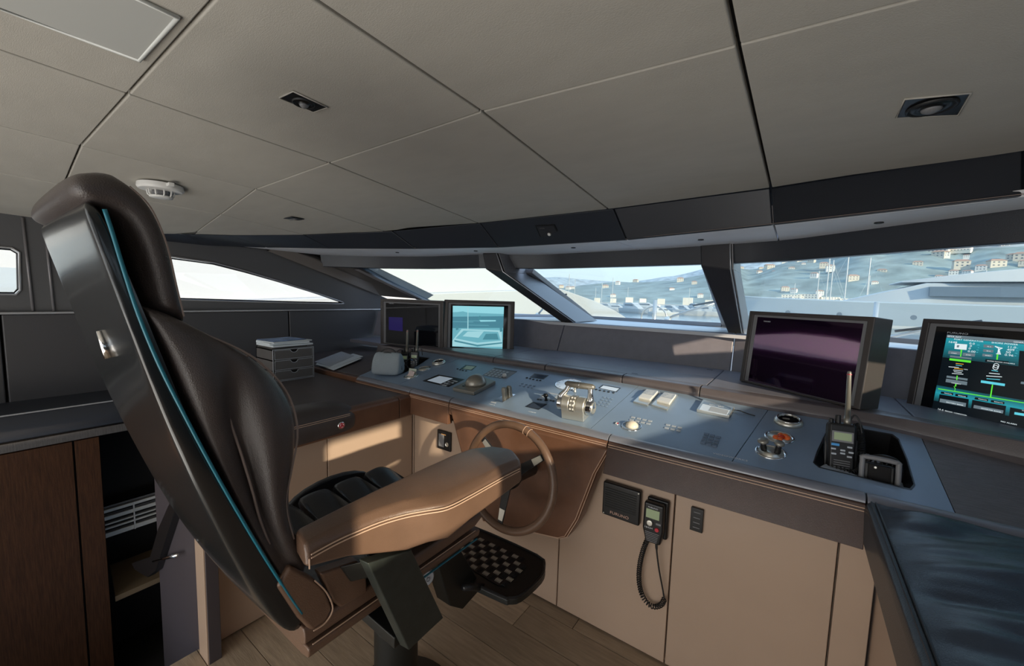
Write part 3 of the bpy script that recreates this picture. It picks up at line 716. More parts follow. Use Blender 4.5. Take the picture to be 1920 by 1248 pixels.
# back cushion
rows = [
 [(250, 560), (262, 562), (270, 566), (276, 568), (284, 570), (296, 576)],
 [(272, 600), (297, 600), (322, 603), (345, 607), (360, 612), (378, 622)],
 [(297, 670), (350, 668), (395, 664), (425, 662), (455, 662), (478, 668)],
 [(325, 728), (372, 735), (412, 732), (430, 728), (490, 712), (541, 732)],
 [(362, 802), (398, 808), (424, 804), (440, 800), (505, 795), (563, 805)],
 [(407, 886), (432, 888), (452, 886), (466, 884), (512, 882), (552, 880)],
 [(452, 970), (468, 972), (480, 973), (492, 972), (516, 962), (541, 945)],
 [(500, 1050), (510, 1050), (520, 1048), (528, 1045), (540, 1030), (556, 1010)],
 [(552, 1130), (566, 1130), (578, 1126), (588, 1120), (598, 1105), (606, 1085)]]
xk = 1.0
xo = [[0, .000, .0, -.002, -.004, -.010], [0, .006, .008, .004, .0, -.012], [0, .012, .014, .004, .000, -.014], [0, .014, .022, -.018, .024, -.012], [0, .004, .004, -.030, .036, -.008],
      [0, -.002, -.006, -.032, .032, -.008], [0, -.004, -.010, -.028, .020, -.010], [0, -.004, -.006, -.008, .006, -.010], [0, -.002, -.004, -.006, .0, -.010]]
rings = []
for rpx, ro in zip(rows, xo):
    pts = [S(p[0], p[1], XR+o_) for p, o_ in zip(rpx, ro)]
    f_ = pts[-1]
    inn = [V((f_.x-.025, f_.y+.004, f_.z)), V((f_.x-.055, f_.y-.03, f_.z)), V((XC+.09, f_.y-.062, f_.z-.008)), V((XC, f_.y-.070, f_.z-.010))]
    for q in inn[1:]:
        q.y = max(q.y, pts[0].y+.02)
    r_ = pts+inn; rings.append(r_+[mx(p) for p in r_[-2::-1]])
MB().loft(rings).build('back_cushion', M['chaird'], ch, sub=2)
edge_ = [S(p[-1][0]-5, p[-1][1], XR-.004) for p in rows[1:8]]
MB().tube(smoothpts(edge_, 5), .0020, 5).build('stitching', M['stitchd'], ch)
sm_ = [S(*p, XR-.010) for p in [(470, 664), (440, 680), (424, 702), (420, 735), (432, 790), (452, 850), (472, 915), (487, 972), (505, 1020)]]
MB().tube(smoothpts(sm_, 5), .0024, 6).build('wing_seam', M['stitchd'], ch, smooth=True)
# headrest
hr = [[(262, 596), (290, 600), (322, 606), (358, 618)], [(256, 560), (286, 566), (318, 578), (352, 590)], [(238, 508), (266, 512), (302, 520), (338, 532)], [(216, 450), (246, 450), (282, 458), (324, 470)],
      [(196, 402), (224, 402), (262, 408), (306, 418)], [(150, 382), (192, 378), (238, 376), (284, 378)], [(114, 364), (160, 352), (205, 344), (250, 346)], [(112, 342), (150, 330), (190, 326), (222, 332)], [(122, 322), (150, 316), (180, 315), (205, 320)]]
hx_ = [[-.05, -.04, -.02, -.03], [-.03, -.012, .002, -.008], [-.035, -.03, .004, -.008], [-.035, -.034, .004, -.008], [-.030, -.028, .004, -.008], [-.004, -.006, .002, -.008], [.0, .003, .003, -.008], [-.012, -.002, -.002, -.014], [-.03, -.02, -.02, -.03]]
rings = []
for rpx, ro in zip(hr, hx_):
    pts = [S(p[0], p[1], XR+o_) for p, o_ in zip(rpx, ro)]; f_ = pts[-1]
    inn = [V((f_.x-.03, f_.y-.004, f_.z)), V((f_.x-.07, f_.y-.03, f_.z)), V((XC, f_.y-.045, f_.z))]
    for q in inn: q.y = max(q.y, pts[0].y+.012)
    r_ = pts+inn; rings.append(r_+[mx(p) for p in r_[-2::-1]])
MB().loft(rings).build('headrest', M['chaird'], ch, sub=2)
MB().tube(smoothpts([S(p[-1][0]-7, p[-1][1]+3, XR+.002) for p in hr[1:7]], 5), .0013, 4).build('stitching', M['stitchd'], ch)
# reclining lever with bright tip on the far side of the shell
MB().tube([S(186, 620, -.98), S(196, 648, -.98), S(208, 668, -.98)], [.004, .006, .010], 10).build('recline_lever', M['chrome'], ch, smooth=True)

# seat cushion: four cross-channelled pads
sy = [.40, Px(600, 945, -1.2).y, Px(659, 918, -1.2).y, Px(711, 890, -1.2).y, .965]
sy = [.40, .585, .70, .815, .955]
for i, (a, b_) in enumerate(zip(sy, sy[1:])):
    rings = []
    for k in range(7):
        t = k/6; yy = a+.002+(b_-a-.004)*t; puff = math.sin(math.pi*t)**.5 if 0 < t < 1 else 0
        drop = 0 if i < 3 or t < .5 else (t-.5)**2*.12
        ring = []
        for (x, z) in [(-1.232, .70), (-1.236, .735), (-1.225, .752), (-1.19, .745), (-1.12, .715), (-1.0, .705), (-.88, .715), (-.81, .742), (-.785, .748), (-.776, .735), (-.778, .70)]:
            ring.append(V((x, yy, z+.010*puff*(z > .705)-drop)))
        rings.append(ring)
    MB().loft(rings).build('seat_pad', M['seat'], ch, sub=1)
sb = [S(*p, -.776) for p in [(556, 1070), (600, 1120)]]
MB().loft([[V((x, yy, z)) for x, z in ((-1.226, .705), (-.782, .705), (-.776, .695), (-.776, .672+dz), (-.79, .664+dz), (-1.21, .664+dz), (-1.224, .672+dz), (-1.226, .70))] for yy, dz in ((.385, 0), (.5, 0), (.80, 0), (.92, .004), (.955, .02))]).build('seat_base', M['chairb'], ch, bev=.006, seg=3)
MB().loft([[V((x, yy, z)) for x, z in ((-1.216, .662), (-.774, .662), (-.770, .655), (-.774, .638), (-.80, .632), (-1.2, .632), (-1.22, .640), (-1.22, .66))] for yy in (.39, .6, .90, .94)]).build('seat_base_roll', M['chairb'], ch, bev=.004)
for zz, m_, r_ in ((.6635, 'stitch', .0014), (.6305, 'teal', .0028)):
    MB().tube([(-.7735, .40, zz), (-.7735, .92, zz)] if m_ == 'stitch' else [(-.775, .66, zz), (-.775, .93, zz)], r_, 5).build('stitching' if m_ == 'stitch' else 'teal_piping', M[m_], ch)
# side panel linking backrest and seat
sp = [S(*p, -.774) for p in [(545, 1060), (590, 1085), (612, 1108), (625, 1140), (612, 1166), (585, 1185), (560, 1160), (520, 1100)]]
MB().prism(sp, (-.03, 0, 0)).build('hip_panel', M['chairb'], ch, bev=.008, seg=3)
MB().tube(smoothpts([S(*p, -.772) for p in [(590, 1088), (612, 1110), (624, 1140), (611, 1166), (588, 1182)]], 5), .0016, 4).build('stitching', M['stitch'], ch)
sp2 = [p for p in [S(600, 1075, -.776), S(672, 1050, -.776), S(688, 1085, -.776), S(690, 1110, -.776), S(640, 1140, -.776), S(626, 1130, -.776)]]
MB().prism(sp2, (-.03, 0, 0)).build('hip_panel', M['chairb'], ch, bev=.006, seg=3)
# armrest
ZA = .92
inn_ = [(560, 985), (600, 965), (640, 945), (700, 915), (760, 887), (800, 868), (850, 846), (884, 834), (920, 831), (950, 838)]
out_ = [(582, 1020), (614, 1003), (650, 986), (710, 962), (760, 948), (800, 941), (838, 934), (880, 914), (936, 884), (973, 866)]
bot_ = [(586, 1066), (620, 1056), (655, 1047), (700, 1050), (735, 1054), (775, 1040), (825, 1024), (872, 985), (935, 938), (980, 905)]
rings = []
for a, b_, c in zip(inn_, out_, bot_):
    I = Pz(*a, ZA); O = Pz(*b_, ZA); B = Px(*c, O.x+.004)
    B.y = O.y
    w_ = (O-I); 
    rings.append([I+w_*.0-V((0, 0, .012)), I+w_*.14+V((0, 0, .001)), I+w_*.5+V((0, 0, .004)), I+w_*.86+V((0, 0, .001)), O+V((0, 0, -.014)), V((B.x, B.y, B.z+.006)), V((B.x-w_.x*.25, B.y-w_.y*.25, B.z-.002)), V((I.x+w_.x*.1, I.y+w_.y*.1, B.z)), V((I.x, I.y, B.z+.012))])
def cap(r_, d, k):
    c = sum(r_, V((0, 0, 0)))/len(r_); return [c+(p-c)*k+d for p in r_]
d0 = (rings[0][0]-rings[1][0]).normalized(); d1 = (rings[-1][0]-rings[-2][0]).normalized()
rings = [cap(rings[0], d0*.010, .90)] + rings + [cap(rings[-1], V((.004, .012, 0)), .88)]
arm = MB().loft(rings)
arm.build('armrest', M['chairb'], ch, bev=.011, seg=4)
for dz, rad in ((-.0185, .0015), (-.0255, .0015)):
    pts = [Pz(*b_, ZA)+V((.0045, -.001, dz)) for b_ in out_]
    MB().tube(smoothpts(pts, 4), rad, 5).build('stitching', M['stitch'], ch)
e0 = [Pz(582, 1020, ZA)+V((.003, -.004, dz)) for dz in (-.026, -.036, -.046)]
MB().tube(e0, .0015, 5).build('stitching', M['stitch'], ch)
# oval pad folded down on the far side
op = empty('x', (0, 0, 0)) if False else None
ovc = Px(640, 915, -1.29)
b = MB(); N = 20
for nm_, xx, rr_ in (('a', -1.30, 1.0),):
    r0 = []
    for k in range(N):
        t = 2*math.pi*k/N; r0.append(V((-1.262, .735+.155*math.cos(t), .700+.062*math.sin(t))))
    c = V((-1.262, .735, .70))
    b.loft([[p+V((-.022, 0, 0)) if False else c+(p-c)*.9+V((-.024, 0, 0)) for p in r0], [p+V((-.018, 0, 0)) for p in r0], [p+V((-.004, 0, 0)) for p in r0], [c+(p-c)*.92 for p in r0]])
b.build('folded_arm_pad', M['seat'], ch, bev=.003)
# bracket under the armrest, pedestal, footrest
bp = [Px(*p, -.70) for p in [(690, 1056), (772, 1030), (832, 1158), (803, 1185), (767, 1219)]]
MB().prism(bp, (-.030, -.004, 0)).build('armrest_bracket', M['brack'], ch, bev=.003)
MB().prism([Px(640, 1062, -.77), Px(690, 1050, -.735), Px(700, 1080, -.735), Px(660, 1090, -.77)], (-.02, 0, -.01)).build('armrest_bracket', M['blackm'], ch, bev=.003)
MB().prism([V((-.73, bp[4].y-.02, bp[4].z)), V((-.73, bp[2].y, bp[2].z)), V((-.73, bp[2].y, bp[2].z+.03)), V((-.73, bp[4].y-.02, bp[4].z+.03))], (-.3, 0, .015)).build('bracket_crossbar', M['blackm'], ch, bev=.003)
pc = V((-1.0, .795, 0))
MB().lathe(pc, (0, 0, 1), [(.070, 0.012), (.070, .318), (.066, .328), (.060, .330)], 32).build('pedestal_sleeve', M['blackm'], ch, smooth=False, bev=.002)
MB().lathe(pc, (0, 0, 1), [(.052, .32), (.052, .62)], 28).build('pedestal_column', M['black'], ch, smooth=True)
MB().lathe(pc, (0, 0, 1), [(.20, 0), (.20, .010), (.08, .016)], 40).build('base_plate', M['blackm'], ch)
MB().box((-1.0, .68, .618), (.34, .40, .03)).build('seat_frame', M['blackm'], ch, bev=.004)
q = Px(801, 1083, -.86)
MB().lathe(q, (1, -.2, .1), [(.024, -.03), (.025, 0), (.022, .003), (.021, .003)], 24).build('adjuster_knob', M['grey'], ch, smooth=False, bev=.001)
MB().disc(q+V((.003, -.0006, .0003)), (1, -.2, .1), .020, .001, 24).build('knob_face', M['lgrey'], ch)
b = MB(); ax = V((1, -.2, .1)).normalized(); u_ = V((0, 0, 1)); v_ = V((.2, 1, 0)).normalized()
cq = q+ax*.0055
b.tube([cq+u_*(.002*0+math.sin(t)*.006-.003)+v_*(math.cos(t)*.006) for t in [k*.5236 for k in range(12)]], .0012, 4, cyc=True); b.tube([cq+u_*.010+v_*(-.002), cq+u_*.004-v_*.005, cq-u_*.003-v_*.006], .0012, 4)
b.build('knob_emblem', M['grey'], ch)
# footrest
fa = [Px(*p, -.90) for p in [(812, 1030), (855, 1015), (905, 1100), (868, 1142), (845, 1136)]]
MB().prism(fa, (-.07, 0, 0)).build('footrest_arm', M['blackm'], ch, bev=.004)
MB().tube([Px(868, 1100, -.88), Px(906, 1100, -.86)], .012, 10).build('footrest_hinge', M['black'], ch, smooth=True)
ft = [Pz(*p, .35) for p in [(800, 1050), (866, 990), (884, 985), (1008, 1040), (1022, 1062), (1016, 1084), (978, 1118), (955, 1123), (940, 1120), (850, 1078)]]
ft = smoothpts(ft, 3, cyc=True)
MB().prism(ft, (0, 0, -.022)).build('footrest_tray', M['blackm'], ch, bev=.006, seg=3)
ftc = sum(ft, V((0, 0, 0)))/len(ft)
MB().tube([p+V((0, 0, .002)) for p in inset(ft, .97)], .005, 6, cyc=True).build('footrest_rim', M['black'], ch)
tp_ = [Pz(*p, .352) for p in [(852, 1005), (880, 998), (980, 1050), (985, 1062), (948, 1096), (935, 1098), (856, 1050)]]
MB().prism(tp_, (0, 0, .001)).build('tread_plate', M['black'], ch)
b = MB(); du = V((.0, 1, 0)); ox = tp_
def inside(p, poly):
    c = False; n = len(poly); j = n-1
    for i in range(n):
        if (poly[i].y > p.y) != (poly[j].y > p.y) and p.x < (poly[j].x-poly[i].x)*(p.y-poly[i].y)/(poly[j].y-poly[i].y)+poly[i].x: c = not c
        j = i
    return c
cs = .030; b2 = MB()
for i in range(-14, 16):
    for j in range(-10, 14):
        c = V((ftc.x+i*cs, ftc.y+j*cs, .3535))
        if not inside(c, tp_): continue
        a = 1 if (i+j) % 2 == 0 else 0
        for k in range(-2, 3):
            off = V((k*.0052, 0, 0)) if a else V((0, k*.0052, 0)); d = V((0, .0105, 0)) if a else V((.0105, 0, 0))
            (b if a else b2).tube([c+off-d, c+off+V((0, 0, .0015)), c+off+d], [.0008, .0019, .0008], 4)
o = b.build('tread_bars', mat('glint_tread', (.62, .56, .46), .4, metal=.3), ch); o['kind'] = 'stuff'; o = b2.build('tread_bars', M['rubber'], ch); o['kind'] = 'stuff'  # bars running one way painted bright as glints, crosswise ones black

# ================================================================== STEERING WHEEL
wc_ = Py(953, 893, 1.22)
sw = empty('steering_wheel', wc_, 'brown leather rimmed three spoke steering wheel in front of the brown cowl', 'steering wheel')
tl = R(8); wu = V((0, math.sin(tl), math.cos(tl))); wr_ = V((1, 0, 0)); wn = wr_.cross(wu)
RR = .200
MB().tube([wc_+(wr_*math.cos(t)+wu*math.sin(t))*RR for t in [2*math.pi*k/64 for k in range(64)]], .0158, 14, cyc=True).build('rim', M['chairb'], sw, smooth=True)
for a in (68, 74):
    t0 = R(a); c = wc_+(wr_*math.cos(t0)+wu*math.sin(t0))*RR; tg = (-wr_*math.sin(t0)+wu*math.cos(t0)); n1 = (wr_*math.cos(t0)+wu*math.sin(t0)); n2 = tg.cross(n1)
    MB().tube([c+(n1*math.cos(s_)+n2*math.sin(s_))*.0166 for s_ in [k*.449 for k in range(14)]], .0012, 4, cyc=True).build('stitching', M['stitch'], sw)
for a in (38, 142, 265):
    t0 = R(a); d = wr_*math.cos(t0)+wu*math.sin(t0); sd = wn.cross(d)
    MB().prism([wc_+d*.03+sd*.020, wc_+d*.19+sd*.012, wc_+d*.19-sd*.012, wc_+d*.03-sd*.020], -wn*.006).build('spoke', M['black'], sw, bev=.002)
    MB().prism([wc_+d*.13+sd*.013+wn*.0, wc_+d*.175+sd*.010, wc_+d*.175-sd*.010, wc_+d*.13-sd*.013], wn*.0015).build('spoke_cover', M['satin'], sw, bev=.0006)
MB().lathe(wc_, wn, [(.030, -.17), (.034, -.06), (.048, -.02), (.050, .0), (.040, .012), (.01, .015)], 28).build('hub', M['black'], sw, smooth=True)

# ================================================================== MONITORS
def monitor(label, BL, BR, lean, H, depth, z, fullw=None, scr=M['screen'], rim=.030, inner=.018, scr_in=None):
    a = Pz(*BL, z); b_ = Pz(*BR, z); e = (b_-a); e.z = 0; Lw = e.length; e.normalize(); Lw = fullw or Lw
    nh = V((e.y, -e.x, 0)); l = R(lean); n = (nh*math.cos(l)+V((0, 0, math.sin(l)))).normalized(); u = n.cross(e)
    if u.z < 0: u = -u
    root = empty('monitor', a+e*Lw/2, label, 'monitor', None)
    back = -n
    def P(s_, t_, d=0): return a+e*s_+u*t_+n*d
    # leather surround: frame made of four mitred bars (one mesh) + back shell
    o_ = [(0, 0), (Lw, 0), (Lw, H), (0, H)]; i_ = [(rim, rim*.3), (Lw-rim, rim*.3), (Lw-rim, H-rim*.7), (rim, H-rim*.7)]
    vs = [P(*p, 0) for p in o_]+[P(*p, 0) for p in i_]+[P(*p, -.02) for p in i_]+[P(*p, -depth) for p in o_]
    fs = [(k, (k+1) % 4, 4+(k+1) % 4, 4+k) for k in range(4)]+[(4+k, 4+(k+1) % 4, 8+(k+1) % 4, 8+k) for k in range(4)]+[(k, (k+1) % 4, 12+(k+1) % 4, 12+k) for k in range(4)]+[(12, 13, 14, 15), (8, 9, 10, 11)]
    mk('leather_surround', vs, fs, M['dasht'] if scr is None else M['mon'], root, bev=.006, seg=3)
    i2 = [(rim+inner, rim*.3+.002), (Lw-rim-inner, rim*.3+.002), (Lw-rim-inner, H-rim*.7-inner*.6), (rim+inner, H-rim*.7-inner*.6)]
    vs = [P(*p, -.006) for p in i_]+[P(*p, -.010) for p in i2]+[P(*p, -.019) for p in i2]+[P(*p, -.019) for p in i_]
    mk('bezel', vs, [(k, (k+1) % 4, 4+(k+1) % 4, 4+k) for k in range(4)]+[(4+k, 4+(k+1) % 4, 8+(k+1) % 4, 8+k) for k in range(4)]+[(8+k, 8+(k+1) % 4, 12+(k+1) % 4, 12+k) for k in range(4)], M['grey'] if scr is not None else M['bronze'], root, bev=.001)
    MB().prism([P(*p, -.0125) for p in i2], n*.002).build('screen', scr or M['screen'], root)
    for k in (0, 1):
        MB().tube([P(Lw*k+(.0015 if k == 0 else -.0015), .004, -.012), P(Lw*k+(.0015 if k == 0 else -.0015), H-.004, -.012)], .0012, 4).build('stitching', M['stitchd'], root)
    sp = P(0, 0, -.0100)
    def at(px, py, lift=0): return PP(px, py, sp+n*lift, n)
    return root, at, e, u, n, P, Lw
M['mon'] = mat('monitor_leather', (.055, .046, .044), .38, spec=.6, bump=.25, bscale=500)
def rect(at, pxs, m, name, root, lift=0.0002, th=.0003, nrm=None):
    MB().prism([at(*p, lift) for p in pxs], nrm*th).build(name, m, root)

m1, at, e, u, n, P, Lw = monitor('dark switched-off monitor at the far left end of the dashboard', (713, 644), (830, 656), 0, .355, .10, 1.0)
rect(at, [(729, 594), (755, 595), (755, 621), (729, 618)], E['dblue'], 'violet_glow', m1, nrm=n)
words('maker_name', 'FURUNO', at(729, 569), .012, e, u, M['print'], m1)
m2, at, e, u, n, P, Lw = monitor('lit monitor showing a camera view of a boat bow on the sea', (831, 656), (963, 659), 4, .366, .10, 1.0)
tl_, tr_, br_, bl_ = (849, 573), (945, 575), (942, 654), (848, 649)
def q2(x, y):   # fraction of the lit picture -> pixel
    a = [tl_[k]+(tr_[k]-tl_[k])*x for k in (0, 1)]; b_ = [bl_[k]+(br_[k]-bl_[k])*x for k in (0, 1)]; return (a[0]+(b_[0]-a[0])*y, a[1]+(b_[1]-a[1])*y)
def pic(poly, m, nm, lift): rect(at, [q2(*p) for p in poly], m, nm, m2, lift, nrm=n)
pic([(0, 0), (1, 0), (1, .18), (0, .18)], E['sky'], 'picture_sky', .0002)
pic([(0, .16), (.1, .15), (.2, .13), (.3, .16), (1, .17), (1, 1), (0, 1)], E['seal'], 'picture_sea', .0004)
pic([(0, .27), (1, .22), (1, .50), (0, .55)], E['sea'], 'picture_sea_band', .0006)
for k in range(7):
    y0 = .28+.035*k; x0 = random.random()*.5; pic([(x0, y0), (x0+.4, y0-.006), (x0+.42, y0+.004), (x0, y0+.010)], random.choice([E['seal'], E['boatd']]), 'picture_wave', .0008)
pic([(.52, .33), (.85, .32), (.85, .35), (.55, .37)], E['sky'], 'picture_foam', .001)
pic([(.50, .26), (.54, .22), (.56, .30), (.55, .34), (.51, .34)], E['boatd'], 'picture_rock', .001)
pic([(0, .86), (.18, .56), (.97, .56), (1, .95), (0, 1)], E['boat'], 'picture_bow', .001)
pic([(.06, .80), (.22, .60), (.90, .60), (.96, .80), (.5, .88)], E['seal'], 'picture_deck', .0012)
pic([(.20, .74), (.30, .62), (.62, .60), (.52, .76)], E['boat'], 'picture_hatch', .0014)
pic([(.66, .66), (.88, .64), (.92, .78), (.60, .80)], E['boatd'], 'picture_cover', .0014)
pic([(.04, .84), (.5, .93), (.99, .84), (.99, .87), (.5, .97), (.04, .88)], E['boatd'], 'picture_rail', .0014)
pic([(.29, .02), (.305, .02), (.315, .58), (.295, .58)], E['boat'], 'picture_mast', .0014)
for x in (.06, .93): pic([(x, .50), (x+.05, .49), (x+.06, .58), (x+.01, .60)], E['boatd'], 'picture_winch', .0016)

m3, at, e, u, n, P, Lw = monitor('large dark monitor with purple reflections behind the handheld radio', (1386, 713), (1612, 768), 5, .345, .105, 1.02, scr=M['screenp'], rim=.024, inner=.016)
words('maker_name', 'FURUNO', at(1432, 603), .008, e, u, M['print'], m3)
m4, at, e, u, n, P, Lw = monitor('lit monitor at the right edge showing the teal generator and shore power page', (1697, 763), (1920, 815), 6, .362, .105, 1.0, fullw=.56, rim=.024, inner=.018)
def c4(px, py): return at(px, py)
def r4(pxs, m, nm, lift): rect(at, pxs, E[m] if isinstance(m, str) else m, nm, m4, lift, nrm=n)
O4 = at(1776, 627); uu = u; ee = e
def G(x, y): return (1700+x*.2083, 580+y*.2083)          # points measured in an enlarged view
def g4(l, m, nm, lift): r4([G(*p) for p in l], m, nm, lift)
def BP(s_, t_, lift): return O4+ee*s_-uu*t_+n*lift
SWd = .44; SHt = .296
MB().prism([BP(0, 0, .0002), BP(SWd, 0, .0002), BP(SWd, SHt, .0002), BP(0, SHt, .0002)], n*.0002).build('page_background', E['blackp'], m4)
def band(s0, s1, t0, t1, m, nm, lift=.0005): MB().prism([BP(s0, t0, lift), BP(s1, t0, lift), BP(s1, t1, lift), BP(s0, t1, lift)], n*.0002).build(nm, E[m], m4)
for k in range(10):
    f = 1-k/10; E['g%d' % k] = em('screen_fade_%d' % k, (.008+.01*f, .035+.27*f, .045+.33*f))
for k in range(10):
    f = 1-k/10; band(0, SWd, .012+.0075*k, .012+.0075*(k+1), 'g%d' % k, 'teal_band')
    band(0, SWd, .196+.006*k, .196+.006*(k+1), 'g%d' % min(9, abs(k-4)*2), 'teal_band')
band(0, SWd, .0, .011, 'grey', 'title_bar')
L_ = .0012
def tx(s, px, py, sz, m='white', al='LEFT', nm='caption', lift=.0014, xs=1.2):
    words(nm, s, at(*G(px, py), lift), sz, ee, uu, E[m], m4, al, xs=xs)
tx('EPYA AHT', 368, 246, .007); words('maker_name', 'FURUNO', at(*G(362, 214), .0006), .009, ee, uu, M['print'], m4, xs=1.6)
tx('PORT GENERATOR', 425, 272, .0075); tx('SHORE POWER', 762, 303, .0075); tx('1648', 372, 298, .0105); tx('s', 440, 302, .006)
tx('GENERATOR', 960, 296, .006)
for s_, x, y_ in (('0.0', 562, 312), ('0', 566, 335), ('0', 556, 357), ('0.00', 548, 382)): tx(s_, x, y_, .0098)
for s_, x, y_ in (('11.0', 903, 344), ('409', 900, 368), ('50', 890, 391), ('0.96', 880, 415)): tx(s_, x, y_, .0098)
for s_, x, y_ in (('kW', 632, 322), ('A', 640, 345), ('Hz', 628, 366), ('PF', 626, 388), ('kW', 975, 350), ('V', 985, 374), ('Hz', 975, 396), ('PF', 968, 420)): tx(s_, x, y_, .004, 'cyan')
g4([(434, 306), (545, 314), (538, 364), (430, 354)], M['lgrey'] if False else 'white', 'generator_icon', L_)
g4([(455, 320), (475, 322), (468, 342), (450, 340)], 'grey', 'generator_mark', L_+.0003)
g4([(486, 362), (501, 363), (490, 425), (480, 424)], 'green', 'green_line', L_)
for l in ([(378, 370), (488, 380), (484, 408), (372, 398)], [(508, 388), (618, 396), (612, 424), (502, 416)], [(694, 314), (785, 322), (782, 348), (692, 340)], [(690, 356), (782, 364), (778, 388), (688, 380)], [(684, 396), (774, 404), (772, 428), (680, 420)],
          [(356, 622), (546, 650), (542, 682), (350, 652)], [(310, 738), (420, 752), (416, 772), (306, 756)], [(440, 758), (550, 772), (546, 792), (436, 778)], [(616, 788), (735, 806), (730, 828), (610, 808)], [(760, 814), (882, 832), (878, 854), (756, 834)]):
    g4(l, 'grey' if l[0][1] < 700 else 'blackp', 'page_button', L_)
for s_, x, y_ in (('START', 400, 394), ('STOP', 532, 410), ('70 A', 722, 336), ('70 A', 716, 376), ('PORT', 706, 416), ('CONNECT', 402, 662), ('MANUAL', 338, 754), ('REMOTE', 462, 776), ('MANUAL', 644, 806), ('REMOTE', 786, 832)): tx(s_, x, y_, .0045, 'white', lift=.0018)
g4([(392, 412), (585, 434), (582, 450), (389, 428)], 'grey', 'bar', L_); g4([(388, 438), (580, 460), (576, 480), (384, 456)], 'green', 'green_bar', L_)
g4([(384, 472), (572, 492), (560, 604), (368, 582)], 'blackp', 'panel', L_)
for k, (m_, x0, x1) in enumerate((('orange', 442, 512), ('cyan', 442, 498), ('white', 378, 470), ('orange', 428, 506), ('white', 420, 506), ('white', 426, 496), ('white', 408, 510))):
    y_ = 482+15*k; g4([(x0, y_), (x1, y_+8), (x1, y_+13), (x0, y_+5)], m_, 'text_line', L_+.0004)
tx('100%', 510, 540, .0045, 'white')
g4([(362, 594), (550, 622), (546, 640), (358, 612)], 'grey', 'bar', L_+.0002); g4([(450, 594), (460, 596), (456, 634), (446, 632)], 'green', 'green_line', L_+.0006)
g4([(438, 668), (450, 670), (444, 694), (434, 692)], 'green', 'green_line', L_+.0006)
g4([(283, 708), (1056, 836), (1056, 844), (283, 716)], 'green', 'green_line', L_+.0006)
g4([(812, 400), (826, 402), (820, 452), (806, 450)], 'green', 'green_line', L_); g4([(768, 674), (778, 676), (760, 792), (748, 790)], 'green', 'green_line', L_+.0006)
g4([(424, 690), (428, 690), (440, 712), (434, 734), (430, 734), (434, 714)], 'green', 'green_line', L_+.0006)
b = MB(); 
for l in ([(796, 330), (830, 350), (822, 396)], [(860, 345), (832, 362), (840, 398)], [(796, 330), (862, 350)], [(806, 398), (848, 402)]): b.tube([at(*G(*p), L_) for p in l], .0016, 4)
b.build('shore_icon', E['white'], m4)
g4([(710, 446), (920, 468), (915, 494), (705, 470)], 'blackp', 'panel', L_); tx('SHORE POWER AVAILABLE', 724, 464, .0045, lift=.002)
b = MB()
for cx_, cy_ in ((806, 505), (800, 522)): b.tube([at(*G(cx_+24*math.cos(t), cy_+20*math.sin(t)), L_) for t in [k*.5236 for k in range(12)]], .0009, 4, cyc=True)
b.build('transformer_icon', E['white'], m4)
g4([(690, 548), (908, 572), (885, 690), (668, 660)], 'blackp', 'panel', L_)
for k, (m_, x0, x1) in enumerate((('cyan', 764, 822), ('white', 742, 838), ('white', 716, 858), ('cyan', 720, 840))):
    y_ = 544+25*k; g4([(x0, y_), (x1, y_+9), (x1, y_+15), (x0, y_+6)], m_, 'text_line', L_+.0004)
g4([(670, 636), (886, 668), (882, 690), (667, 658)], 'cyan', 'cyan_bar', L_+.0005)
for l, b2 in (([(296, 762), (560, 806), (548, 912), (280, 862)], [(302, 800), (536, 842), (530, 876), (296, 832)]), ([(592, 812), (896, 868), (880, 972), (576, 914)], [(606, 858), (872, 908), (866, 936), (600, 886)]), ([(932, 880), (1120, 914), (1105, 1020), (918, 984)], [(972, 922), (1120, 946), (1116, 968), (968, 944)]), ([(1016, 370), (1120, 380), (1110, 540), (1004, 528)], None), ([(962, 600), (1120, 622), (1100, 760), (946, 724)], [(1030, 648), (1120, 660), (1116, 682), (1026, 668)])):
    g4(l, 'blackp', 'panel', L_)
    if b2: g4(b2, 'cyan' if l[0][0] == 932 else 'grey', 'panel_button', L_+.0004)
for s_, x, y_ in (('BATTERY BANK', 356, 836), ('INVERTER BANK', 668, 892), ('TRAFO', 1034, 912)): tx(s_, x, y_, .0055, lift=.0022)
tx('16.6 s', 276, 900, .0085); tx('SIGNAL CONDITION', 352, 916, .005); tx('NO ALARM', 845, 1010, .006)

